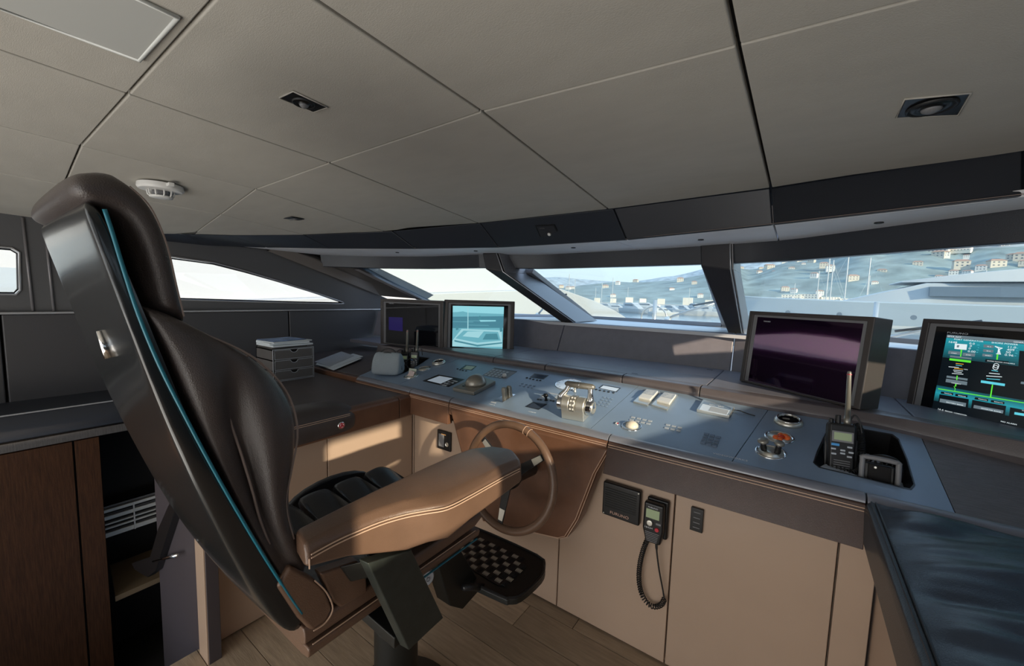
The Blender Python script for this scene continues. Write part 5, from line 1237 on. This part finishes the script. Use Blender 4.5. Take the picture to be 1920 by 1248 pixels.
def radio(base, top_dir, facing, H, W, D, ant, lb, group=None, detail=True):
    o = empty('handheld_radio', base, lb, 'radio', group); U = V(top_dir).normalized(); F_ = V(facing); F_ = (F_-U*F_.dot(U)).normalized(); S_ = U.cross(F_)
    AX = (S_, F_, U); 
    MB().loft([[base+U*z+S_*(a*W/2*k)+F_*(b_*D/2*k2) for a, b_ in ((-1, -.7), (-.8, -1), (.8, -1), (1, -.7), (1, .6), (.82, 1), (-.82, 1), (-1, .6))] for z, k, k2 in ((0, .86, .8), (.01, .95, 1), (H*.5, .93, 1), (H*.62, 1, 1), (H*.95, 1, 1), (H, .9, .85))]).build('body', M['black'], o, bev=.002)
    f = base+F_*(D/2+.0008)
    MB().box(f+U*H*.74, (W*.74, .003, H*.22), AX).build('display_rim', M['grey'], o, bev=.001); MB().box(f+U*H*.745+F_*.0016, (W*.60, .001, H*.15), AX).build('lcd', M['lcdg'], o)
    MB().box(f+U*H*.57-S_*W*.24, (W*.28, .004, H*.05), AX).build('blue_key', M['blue'], o, bev=.001)
    for sx, uz in ((.25, .55), (-.3, .48), (.02, .47), (.3, .45), (-.28, .38), (.25, .36), (.02, .41)): MB().box(f+U*H*uz+S_*W*sx, (W*.17, .004, H*.035), AX).build('key', M['lgrey'], o, bev=.001)
    for k in range(5): MB().box(f+U*H*(.08+.045*k), (W*.55, .003, H*.014), AX).build('speaker_slot', M['grey'], o)
    a0 = base+U*H*.98+S_*W*.20
    MB().tube([a0, a0+U*.03, a0+U*.03, a0+U*ant*.97, a0+U*ant], [.010, .009, .0075, .0058, .004], 12).build('antenna', M['bronze'], o, smooth=True)
    MB().tube([a0+U*ant*.93, a0+U*ant*.945], .0068, 12).build('antenna_band', M['red'], o)
    for sx, rr, hh in ((-.12, .008, .028), (-.36, .007, .014)): MB().lathe(base+U*H*.98+S_*W*sx, U, [(rr, 0), (rr, hh), (rr*.8, hh+.002)], 12).build('knob', M['black'], o)
    lp = [a0+S_*.004+U*(.005), a0+S_*.016+U*.035, a0+S_*.030+U*.02, a0+S_*.038-U*.02]
    MB().tube(smoothpts(lp, 5), .0025, 6).build('cable_loop', M['rubber'], o, smooth=True)
    return o, AX
rb_ = PT(752, 690)-TN*.03
radio(PT(757, 688)-TN*.03, (-.02, .05, 1), (.6, -.8, 0), .125, .056, .034, .150, 'handheld radio with upright antenna, left of the two beside the grey pouch', 'radios by the grey pouch')
radio(PT(775, 686)-TN*.03, (.0, .05, 1), (.6, -.8, 0), .125, .056, .034, .145, 'handheld radio with upright antenna, right of the two beside the grey pouch', 'radios by the grey pouch')
o = empty('radio_cradle', PT(768, 690), 'black wire cradle rings around the pair of handheld radios', 'cradle')
for px in ((752, 672), (779, 676), (772, 690)):
    c = PT(*px)+TN*.03; MB().tube([c+V((.6, .5, 0)).normalized()*(.028*math.cos(t))+V((0, 0, 1))*(.034*math.sin(t)) for t in [k*math.pi/9 for k in range(18)]], .004, 6, cyc=True).build('ring', M['black'], o, smooth=True)
# ---- right tray: handheld radio with coiled cord and an empty bracket
ro, AX = radio(PT(1576, 868)-TN*.035, (-.03, .22, 1), (.15, -1, .1), .155, .074, .040, .175, 'handheld radio with tall antenna standing in the right tray')
bp0 = PT(1576, 868)-TN*.035
b = MB(); 
MB().box(bp0+V((0, .024, .05)), (.086, .012, .11), AX).build('cradle_back', M['black'], ro, bev=.004)
p0 = PT(1611, 800, .02); p1 = PT(1617, 858, .0)
MB().tube(coil(smoothpts([p0+V((-.01, 0, .0)), p0, p0.lerp(p1, .5)+V((.002, 0, .004)), p1-TN*.02], 40), .0085, .0078, .002, 9), .0019, 5).build('coiled_cord', M['rubber'], ro, smooth=True)
p2 = PT(1560, 872, -.01); MB().tube(coil(smoothpts([p1-TN*.03, PT(1600, 885, -.015), PT(1580, 880, -.012), p2], 30), .007, .010, .002, 9), .0019, 5).build('coiled_cord', M['rubber'], ro, smooth=True)
o = empty('radio_bracket', PT(1655, 895), 'empty black framed radio holder standing at the right end of the right tray', 'holder')
bc = PT(1650, 900)-TN*.03; ex = V((1, -.05, 0)).normalized(); ez = V((0, .25, 1)).normalized(); ey = ez.cross(ex)
def br(s_, t_, d=0): return bc+ex*s_+ez*t_+ey*d
outl = [(-.040, .0), (-.040, .075), (-.034, .086), (.034, .086), (.040, .075), (.040, 0)]
MB().tube(smoothpts([br(*p) for p in outl], 4), .007, 10).build('front_frame', M['grey'], o, smooth=True)
MB().tube(smoothpts([br(*p, .055) for p in [(-.030, .06), (-.012, .088), (.02, .094), (.046, .082), (.052, .03)]], 5), .007, 10).build('rear_hoop', M['black'], o, smooth=True)
MB().box(br(0, .035, .03), (.07, .03, .07), (ex, ey, ez)).build('holder_body', M['black'], o, bev=.004)
MB().box(br(0, .045, .010), (.052, .012, .045), (ex, ey, ez)).build('holder_pocket', M['gap'], o, bev=.003)
for k in range(5): MB().tube([br(-.02+.013*k, .070, .05), br(-.018+.013*k, .088, .054)], .0028, 6).build('hoop_rib', M['black'], o)
for s_, t_ in ((-.018, .02), (.014, .018), (-.01, .06)): MB().lathe(br(s_, t_, .001), -ey, [(.004, 0), (.003, .002)], 10).build('contact', M['satin'], o)
MB().prism([PT(1536, 872)-TN*.004, PT(1548, 862)-TN*.012, PT(1590, 872)-TN*.02, PT(1622, 890)-TN*.012, PT(1612, 893)-TN*.004], -TN*.02).build('tray_lip', M['lgrey'], con, bev=.004)
for px, s_ in (((1640, 838), (.05, .02)), ((1668, 850), (.03, .02)), ((1620, 826), (.04, .016)), ((1690, 880), (.02, .03))):
    MB().box(PT(*px)-TN*.055, (s_[0], s_[1], .012), (TE, TU, TN)).build('tray_fitting', M['grey'], con, bev=.002)

# ---- things on the ceiling
def PcN(p, d): return p+V((0, 0, -d))
for quad, lb in (([(1683, 217), (1699, 183), (1818, 169), (1796, 209)], 'black square ceiling loudspeaker at the upper right'), ([(526, 182), (550, 170), (613, 199), (587, 208)], 'black square ceiling loudspeaker above the helm chair side')):
    q = [Pc(*p) for p in quad]; c = sum(q, V((0, 0, 0)))/4; o = empty('ceiling_loudspeaker', c, lb, 'loudspeaker', 'ceiling loudspeakers')
    nn = V((0, 0, -1)); qq = [V((p.x, p.y, ceilz(p.x, p.y)-.0008)) for p in q]
    MB().prism(qq, (0, 0, -.002)).build('square_plate', M['black'], o, bev=.0006)
    MB().tube([p+V((0, 0, -.001)) for p in inset(qq, 1.04)], .0025, 6, cyc=True).build('padded_edge', M['ceil'], o, smooth=True)
    ex = (q[2]-q[1]).normalized(); rr = min((q[2]-q[1]).length, (q[1]-q[0]).length)*.5*.92; ey = ex.cross(nn); cc = V((c.x, c.y, ceilz(c.x, c.y)-.003))
    MB().lathe(cc, nn, [(rr, 0), (rr*.98, .004), (rr*.90, .005), (rr*.86, .002), (rr*.80, .001)], 36, caps=False).build('surround_ring', M['rubber'], o, smooth=True)
    MB().lathe(cc, nn, [(rr*.84, .0005), (rr*.72, .005), (rr*.60, .003), (rr*.50, .0015), (rr*.46, .004), (rr*.3, .009), (.002, .011)], 36, caps=False).build('cone', M['black'], o, smooth=True)
    MB().lathe(cc, nn, [(rr*.44, .004), (rr*.36, .009), (rr*.2, .013), (.002, .0145)], 28).build('dust_cap', M['grey'], o, smooth=True)
c = Pc(301, 346); o = empty('smoke_detector', c, 'white round smoke detector on the ceiling behind the headrest', 'smoke detector')
MB().lathe(c, (0, 0, -1), [(.078, 0), (.080, .018), (.074, .026), (.05, .028)], 32).build('base', M['white'], o, smooth=False, bev=.002)
for k in range(10):
    t = k*math.pi/5; d = V((math.cos(t), math.sin(t), 0)); MB().tube([c+d*.046+V((0, 0, -.026)), c+d*.044+V((0, 0, -.045)), c+d*.036+V((0, 0, -.054))], .0032, 6).build('cage_rib', M['white'], o, smooth=True)
MB().lathe(c+V((0, 0, -.050)), (0, 0, -1), [(.041, 0), (.040, .006), (.02, .008)], 24).build('cage_cap', M['white'], o, smooth=True); MB().lathe(c+V((0, 0, -.026)), (0, 0, -1), [(.030, 0), (.030, .024)], 20).build('sensor', M['grey'], o, smooth=True)
MB().box(c+V((.092, .01, -.010)), (.035, .02, .014)).build('side_tab', M['white'], o, bev=.002)
c = Pc(549, 410); o = empty('ceiling_slot', c, 'small black recessed slot fitting in the ceiling near the left windscreen', 'ceiling fitting')
MB().box(PcN(V((c.x, c.y, ceilz(c.x, c.y))), .001), (.11, .075, .003)).build('slot_plate', M['black'], o, bev=.001); MB().box(V((c.x, c.y, ceilz(c.x, c.y)-.004)), (.07, .012, .003)).build('slot_blade', M['grey'], o)
hq = [Pc(-60, -12), Pc(262, 110), Pc(335, 27), Pc(150, -60)]; o = empty('ceiling_hatch', hq[1], 'pale framed hatch panel in the ceiling at the top left corner', 'hatch')
hq = [V((p.x, p.y, ceilz(p.x, p.y)-.001)) for p in hq]
MB().prism(inset(hq, .965), (0, 0, -.005)).build('hatch_panel', mat('hatch_panel_grey', (.50, .51, .49), .6), o, bev=.002)
MB().tube([p+V((0, 0, -.004)) for p in inset(hq, .985)], .0045, 6, cyc=True).build('hatch_rim', mat('hatch_rim_pale', (.74, .76, .74), .4), o, smooth=True)
# sensor plate on the fascia
a_, b_, c_, d_ = brow[5+0], brow[6], fasb[5], fasb[6]
pa, pb = V(tops[5]), V(tops[6]); ff = PP
def Pf(px, py, d=0):
    n_ = (tops[6]-tops[5]).cross(fasb[5]-tops[5]).normalized(); n_ = n_ if n_.y < 0 else -n_
    return PP(px, py, tops[5]+n_*d, n_), n_
q = [Pf(*p, .001)[0] for p in [(1003, 422), (1040, 420), (1053, 444), (1014, 447)]]; n_ = Pf(1000, 430)[1]
o = empty('fascia_sensor', q[0], 'small dark framed sensor plate with a white dome on the leather fascia', 'sensor')
MB().prism(q, n_*.003).build('frame', M['black'], o, bev=.0008); MB().prism(inset([p+n_*.003 for p in q], .86), n_*.001).build('face', M['dark'], o)
MB().lathe(Pf(1030, 439, .005)[0], n_, [(.011, 0), (.009, .005), (.004, .008)], 16).build('dome', M['white'], o, smooth=True)
words('plate_name', 'DIMMER', Pf(1012, 429, .0055)[0], .008, (q[1]-q[0]), (q[0]-q[3]), M['bronze'], o)

# ================================================================== OUTSIDE: marina, boats, town and hills
M['gel'] = mat('boat_gelcoat_hazed', (.38, .41, .43), .35)  # white gelcoat greyed, haze and shade put into the colour
M['gelw'] = mat('boat_white_hazed', (.47, .48, .48), .35)  # brighter boat white, likewise greyed to imitate haze
M['hullb'] = mat('pale_blue_grey_hull', (.38, .43, .46), .3)
M['bglass'] = mat('boat_dark_window', (.10, .13, .16), .1)
M['rope'] = mat('steel_rail', (.45, .47, .48), .3, metal=.6)
wtr = tag(MB().box((0, 1500, -4.55), (6000, 5000, .1)).build('sea', mat('harbour_water', (.16, .24, .29), .18, bump=.6, bscale=.6), None), None, None, kind='structure')
def farp(px, D, z): # ground point seen in pixel column px at distance D
    d = ray(px, 560); d = V((d.x, d.y, 0)).normalized(); return V((d.x*D, d.y*D, z))
from mathutils import noise as NZ
def ridge(name, D, D2, hfun, col, seed, label):
    nx, ny = 90, 10; vs = []; fs = []
    for j in range(ny+1):
        for i in range(nx+1):
            px = 300+i*(2100-300)/nx; t = j/ny; p = farp(px, D+(D2-D)*t, 0)
            h = hfun(px)*math.sin(t*math.pi/2)**.8; h *= 1+.16*NZ.noise(V((px*.012, t*3, seed)))+.07*NZ.noise(V((px*.05, t*8, seed)))
            vs.append(V((p.x, p.y, -4.5+h)))
    for j in range(ny):
        for i in range(nx): a = j*(nx+1)+i; fs.append((a, a+1, a+nx+2, a+nx+1))
    nb = len(vs); 
    vs += [V((vs[ny*(nx+1)+i].x*1.02, vs[ny*(nx+1)+i].y*1.02, -4.6)) for i in range(nx+1)]
    for i in range(nx): a = ny*(nx+1)+i; fs.append((a, a+1, nb+i+1, nb+i))
    return tag(mk(name, vs, fs, mat(name+'_hazed_scrub', col, .95, var=.35, vscale=.03), None, smooth=True), label, 'hill')  # distance haze is put into the ridge's base colour
def elev(D, deg): return D*math.tan(R(deg))
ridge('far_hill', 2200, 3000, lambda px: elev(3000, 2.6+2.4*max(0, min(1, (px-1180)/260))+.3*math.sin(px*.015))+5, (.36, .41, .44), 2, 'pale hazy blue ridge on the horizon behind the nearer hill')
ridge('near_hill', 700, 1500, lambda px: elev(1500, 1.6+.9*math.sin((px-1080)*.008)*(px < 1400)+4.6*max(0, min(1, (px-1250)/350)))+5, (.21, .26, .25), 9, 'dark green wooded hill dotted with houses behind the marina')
def hillz(px, D):
    h = elev(1500, 1.6+.9*math.sin((px-1080)*.008)*(px < 1400)+4.6*max(0, min(1, (px-1250)/350)))+5; t = (D-700)/800; return -4.5+h*math.sin(max(0, t)*math.pi/2)**.8
hm = mat('house_cream', (.55, .50, .42), .8); hw = mat('house_white', (.66, .64, .60), .8); hrf = mat('roof_terracotta', (.36, .22, .16), .8); hwn = mat('house_window', (.12, .14, .16), .4)
def house_proto(wx, wy, wz, m, roof=True, fl_=2, cl=3, name='hillside_house'):
    o = empty(name, (0, 0, 0), 'small pale hillside house among trees' , 'house')
    MB().box((0, 0, wz/2-3), (wx, wy, wz+6)).build('walls', m, o)
    if roof: MB().loft([[V((-wx*.55, -wy*.55, wz)), V((wx*.55, -wy*.55, wz)), V((wx*.55, wy*.55, wz)), V((-wx*.55, wy*.55, wz))], [V((-wx*.3, -.2, wz+wz*.35)), V((wx*.3, -.2, wz+wz*.35)), V((wx*.3, .2, wz+wz*.35)), V((-wx*.3, .2, wz+wz*.35))]]).build('roof', hrf, o)
    for i in range(cl):
        for j in range(fl_): MB().box(((i-(cl-1)/2)*wx/cl*.92, -wy/2-.05, (j+.5)*wz/fl_), (wx/cl*.35, .2, wz/fl_*.42)).build('window', hwn, o)
    return o
def dup(root, loc, rz=0, label=None, group=None, scale=1):
    r = root.copy(); COL.objects.link(r); r.location = loc; r.rotation_euler = (0, 0, rz); r.scale = (scale,)*3
    if label: r['label'] = label
    if group: r['group'] = group
    for c_ in list(root.children):
        c2 = c_.copy(); COL.objects.link(c2); c2.parent = r
    return r
h1 = house_proto(16, 12, 9, hw); h2 = house_proto(22, 14, 11, hm)
h1['group'] = h2['group'] = 'houses on the hill'
h1['label'] = 'small white house with terracotta roof on the hillside'; h2['label'] = 'wider cream house with terracotta roof on the hillside'
first = {0: True, 1: True}
for k in range(84):
    px = random.uniform(1010, 1960); 
    if px < 1400 and random.random() < .35: px = random.uniform(1400, 1940)
    D = random.uniform(740, 1350); q = farp(px, D, hillz(px, D)-1); rz = math.atan2(q.y, q.x)-math.pi/2+random.uniform(-.5, .5); i = k % 2; src = (h1, h2)[i]
    if first[i]: src.location = q; src.rotation_euler = (0, 0, rz); src.scale = (.6,)*3; first[i] = False
    else: dup(src, q, rz, src['label'].replace('hillside', 'hillside, seen through the %s windscreen' % ('middle' if px < 1390 else 'right')), scale=random.uniform(.4, .75))
ap = house_proto(34, 16, 30, mat('apartment_cream', (.72, .66, .55), .8), False, 7, 6, 'apartment_block'); ap['label'] = 'tall cream apartment block on the far shore'; ap['category'] = 'building'; ap['group'] = 'apartment blocks on the shore'
ORD = ['first', 'second', 'third', 'fourth', 'fifth', 'sixth', 'seventh', 'eighth', 'ninth', 'tenth', 'eleventh', 'twelfth']
def ordin(px, allpx):
    l = sorted(p for p in allpx if (p < 1390) == (px < 1390)); return ORD[l.index(px)], ('middle' if px < 1390 else 'right')
APX = [1470, 1484, 1500, 1517, 1532, 1556, 1572, 1590, 1612, 1630, 1650, 1290, 1240, 1205, 1180, 1150, 1330, 1120]
def aplab(px):
    if px > 1700: return 'large cream apartment block high on the hill, %s of the two there' % ('left' if px < 1770 else 'right')
    a, b = ordin(px, APX); return 'cream apartment block on the far shore, %s from the left through the %s windscreen' % (a, b)
f_ = True
for px, sc_ in ((1470, .5), (1484, .62), (1500, .55), (1517, .66), (1532, .5), (1556, .55), (1572, .45), (1590, .5), (1612, .52), (1630, .56), (1650, .48), (1290, .38), (1240, .3), (1205, .28), (1180, .32), (1150, .25), (1330, .3), (1120, .25), (1745, .9), (1790, .7)):
    D = 640 if px < 1700 else 980; nap = globals().get('nap', 0)+1; q = farp(px, D, -4.5 if px < 1700 else hillz(px, D)); rz = math.atan2(q.y, q.x)-math.pi/2+random.uniform(-.3, .3)
    if f_: ap.location = q; ap.rotation_euler = (0, 0, rz); ap.scale = (sc_,)*3; f_ = False; ap['label'] = aplab(px)
    else: dup(ap, q, rz, aplab(px), scale=sc_)
q0 = MB().box(farp(1300, 620, -4.2), (1600, 30, 1.2)).build('quay', mat('quay_stone', (.42, .42, .40), .8), None); tag(q0, 'long pale stone quay along the far shore', 'quay')
# sailing boats
def sailboat(loc, rz, mh, first=None):
    if first: return dup(first, loc, rz, scale=mh/16)
    o = empty('sailing_boat', loc, 'white sailing boat with bare mast moored on the far side of the harbour', 'sailing boat', 'sailing boats in the marina'); L0 = V(loc)
    MB().loft([[L0+V((x, w*s_, z)) for s_, z in ((-1, 1.2), (-.7, -.1), (.7, -.1), (1, 1.2))] for x, w in ((-5, 1.2), (-2, 1.7), (2, 1.6), (4.5, .8), (6, .08))]).build('hull', M['gelw'], o)
    MB().box(L0+V((-.5, 0, 1.5)), (4, 1.8, .6)).build('cabin', M['gel'], o, bev=.1)
    MB().tube([L0+V((.8, 0, 1.2)), L0+V((.8, 0, 16))], .13, 6).build('mast', M['gelw'], o); MB().tube([L0+V((.8, 0, 2.6)), L0+V((-4, 0, 2.6))], .16, 6).build('boom', M['gel'], o)
    MB().tube([L0+V((.8, 0, 15.5)), L0+V((6, 0, 1.2))], .03, 4).build('stay', M['rope'], o)
    o.rotation_euler = (0, 0, 0); return o
sb0 = None
SPX = [1525, 1541, 1549, 1592, 1616, 1632, 1492, 1560, 1130, 1150, 1118, 1175, 1068, 1075, 1330, 1345, 1780, 1850, 1290]
for px, D, mh in ((1525, 150, 14), (1541, 165, 17), (1549, 160, 16), (1592, 150, 17), (1616, 170, 17), (1632, 180, 13), (1492, 240, 13), (1560, 220, 12), (1130, 300, 14), (1150, 270, 16), (1118, 330, 12), (1175, 300, 12), (1068, 260, 17), (1075, 280, 15), (1330, 320, 12), (1345, 300, 13), (1780, 260, 16), (1850, 240, 17), (1290, 340, 13)):
    q = farp(px, D, -4.5)
    if sb0 is None: sb0 = nb2 = sailboat(q, 0, mh)
    else: nb2 = sailboat(q, random.uniform(-.4, .4)+(0 if random.random() < .5 else math.pi), mh*1.25, sb0)
    a, b = ordin(px, SPX); nb2['label'] = 'moored sailing boat with bare white mast, %s from the left through the %s windscreen' % (a, b)
# small motor boats
mb_ = empty('motor_boat', farp(1160, 210, -4.5), 'small white motor boat moored in the harbour', 'motor boat', 'motor boats in the marina'); L0 = mb_.location.copy()
MB().loft([[L0+V((x, w*s_, z)) for s_, z in ((-1, 1.5), (-.75, -.1), (.75, -.1), (1, 1.5))] for x, w in ((-6, 1.8), (0, 2.1), (4, 1.5), (7.5, .1))]).build('hull', M['gelw'], mb_)
MB().loft([[L0+V((x, w*s_, z)) for s_, z in ((-1, 1.5), (-.8, h), (.8, h), (1, 1.5))] for x, w, h in ((-4, 1.5, 3.2), (0, 1.5, 3.3), (3.2, 1.1, 1.6))]).build('cabin', M['gel'], mb_)
MB().box(L0+V((-1, 0, 2.5)), (4.2, 2.86, .5)).build('window_band', M['bglass'], mb_)
ORD += ['thirteenth', 'fourteenth', 'fifteenth']
MPX = [1160, 1190, 1215, 1245, 1262, 1285, 1310, 1330, 1140, 1110, 1352, 1440, 1465, 1228, 1300, 1180]
mb_['label'] = 'white motor boat in the harbour, %s from the left through the %s windscreen' % ordin(1160, MPX)
for px, D in ((1190, 190), (1215, 240), (1245, 170), (1262, 230), (1285, 260), (1310, 190), (1330, 240), (1140, 260), (1110, 250), (1352, 210), (1440, 200), (1465, 230), (1228, 300), (1300, 330), (1180, 340)):
    a, b = ordin(px, MPX); dup(mb_, farp(px, D, -4.5), random.uniform(-.9, .9)+(0 if random.random() < .5 else math.pi), 'white motor boat in the harbour, %s from the left through the %s windscreen' % (a, b), scale=random.uniform(.9, 1.5))
# large pale yacht across the right windscreen
Y0b = 33
yt = empty('large_yacht', (8, Y0b, -4.5), 'large pale blue-grey motor yacht filling the view through the right windscreen', 'yacht')
MB().loft([[V((x, Y0b+w*s_, z)) for s_, z in ((-1, zt), (-.82, -1.5), (-.6, -4.6), (.6, -4.6), (.82, -1.5), (1, zt))] for x, w, zt in ((-4.5, .15, 2.0), (-2, 1.6, 1.85), (3, 3.0, 1.7), (10, 3.6, 1.65), (30, 3.7, 1.6), (42, 3.5, 1.4))]).build('hull', M['hullb'], yt, smooth=False, bev=.1)
MB().loft([[V((x, Y0b+w*s_, z)) for s_, z in ((-1, 1.6), (-.9, h), (.9, h), (1, 1.6))] for x, w, h in ((2.2, 1.8, 1.72), (5.5, 2.8, 2.75), (30, 3.0, 2.9), (36, 3.0, 2.8))]).build('lower_house', M['gel'], yt, bev=.05)
MB().loft([[V((x, Y0b+w*s_-.05, z)) for s_, z in ((-1, 2.05), (-.97, 2.55), (.97, 2.55), (1, 2.05))] for x, w in ((5.6, 2.85), (8, 3.1), (34, 3.2))]).build('window_band', M['bglass'], yt)
MB().loft([[V((x, Y0b+w*s_, z)) for s_, z in ((-1, 2.8), (-.94, h), (.94, h), (1, 2.8))] for x, w, h in ((4.6, 2.0, 2.88), (7, 2.9, 3.25), (10, 3.0, 3.6), (33, 3.0, 3.5))]).build('upper_house', M['gelw'], yt, bev=.05)
MB().loft([[V((x, Y0b+w*s_, z)) for s_, z in ((-1, 3.5), (-.85, h), (.85, h), (1, 3.5))] for x, w, h in ((11, 1.8, 3.55), (14, 2.4, 4.3), (27, 2.4, 4.4))]).build('flybridge', M['gel'], yt, bev=.05)
MB().box((14, Y0b-3.62, .35), (30, .1, .16)).build('rub_rail', M['gelw'], yt)
for x in (-.5, 2, 5): MB().disc((x, Y0b-2.2-.25*x, .9), (-.1, -1, 0), .13, .12, 12).build('porthole', M['bglass'], yt)
for i in range(5): MB().box((8+i*1.6, Y0b-3.68, -.35), (.5, .1, .22)).build('hull_light', M['gelw'], yt)
mt = empty('yacht_mast', (16, Y0b, 4.3), 'white radar mast rising from the roof of the large yacht', 'mast'); MB().tube([(16, Y0b, 4.3), (15.6, Y0b, 7)], [.25, .12], 8).build('pole', M['gelw'], mt); MB().lathe((15.8, Y0b, 5.4), (0, 0, 1), [(.1, 0), (.6, .1), (.6, .3), (.1, .4)], 16).build('radar_dome', M['gelw'], mt)
# neighbouring yacht on the port side
nb_ = empty('neighbour_yacht', (-9, 5, -4.5), 'big white yacht moored close alongside, filling the left windows', 'yacht')
st = [(-14, 3.4, .9), (0, 3.5, 1.1), (8, 3.3, 1.5), (14, 2.6, 1.75), (19, 1.5, 1.3), (23, .8, .75), (26.5, .05, .2)]
MB().loft([[V((-10.2+w*s_*1.0+(.0 if y_ < 14 else (y_-14)*.06), y_, z)) for s_, z in ((1, zt), (.9, -1.2), (.6, -4.6), (-.6, -4.6), (-.9, -1.2), (-1, zt))] for y_, w, zt in st]).build('hull', M['gelw'], nb_, bev=.15, seg=3)
MB().loft([[V((-10.2+w*s_, y_, z)) for s_, z in ((1, .8), (.92, h*.6), (.75, h), (-.75, h), (-.92, h*.6), (-1, .8))] for y_, w, h in ((-14, 2.9, 5.2), (4, 3.0, 5.4), (9, 2.8, 4.8), (12.5, 2.3, 3.0), (15, 1.6, 1.8))]).build('superstructure', M['gelw'], nb_, bev=.1, seg=3)
MB().box((-7.15, -4, 1.42), (.15, 10, .28)).build('window_band', M['hullb'], nb_)
# own foredeck with staff, ring and wipers
fd = empty('foredeck', (-1.2, 6, -.1), 'pale foredeck of the boat seen just beyond the windscreen sills', 'deck')
MB().loft([[V((-1.2+w*s_, y_, z)) for s_, z in ((-1, zt-.25), (-.8, zt), (.8, zt), (1, zt-.25))] for y_, w, zt in ((3.75, 2.6, .75), (7, 2.2, .45), (11, 1.4, .2), (14, .2, .1))]).build('deck_skin', M['gel'], fd)
for px in (1229, 1645):
    b0 = farp(px, 11, .1); zt = 1.4-(4 if px < 1500 else -.0)*.0-.0
    z1 = {1229: 1.42, 1645: 1.50}[px]
    o = tag(MB().tube([b0, V((b0.x, b0.y, z1))], .045 if px > 1500 else .05, 10).build('bow_staff', M['rope'], None, smooth=True), 'short steel post on the foredeck seen through the %s windscreen' % ('middle' if px < 1500 else 'right'), 'post')
rc_ = farp(1228, 11.3, .95); tag(MB().tube([rc_+V((.33*math.cos(t), 0, .33*math.sin(t)*.9)) for t in [k*math.pi/16 for k in range(32)]], .022, 6, cyc=True).build('bow_ring', M['rope'], None, smooth=True), 'round steel hoop around the post through the middle windscreen', 'hoop')
wp = [([(1252, 598), (1262, 592), (1300, 580), (1345, 567)], 'wiper arm lying across the middle windscreen'), ([(1008, 590), (1018, 578), (1036, 560)], 'wiper arm at the right edge of the left windscreen'), ([(1650, 640), (1668, 632), (1715, 622), (1760, 615)], 'wiper arm low on the right windscreen')]
for pts, lb in wp:
    o = empty('windscreen_wiper', Py(*pts[0], 3.35 if pts[0][0] < 1500 else 3.0), lb, 'wiper', None); yy = 3.56 if pts[0][0] < 1500 else 3.25
    P_ = [Py(*p, yy) for p in pts]; MB().tube(P_, .010, 8).build('arm', M['rope'], o, smooth=True); MB().tube([P_[-1]+V((-.18, 0, -.03)), P_[-1]+V((.16, 0, .05))], .008, 6).build('blade', M['rubber'], o); MB().lathe(P_[0], (0, -.3, 1), [(.03, -.02), (.03, .01), (.015, .02)], 14).build('pivot', M['satin'], o)
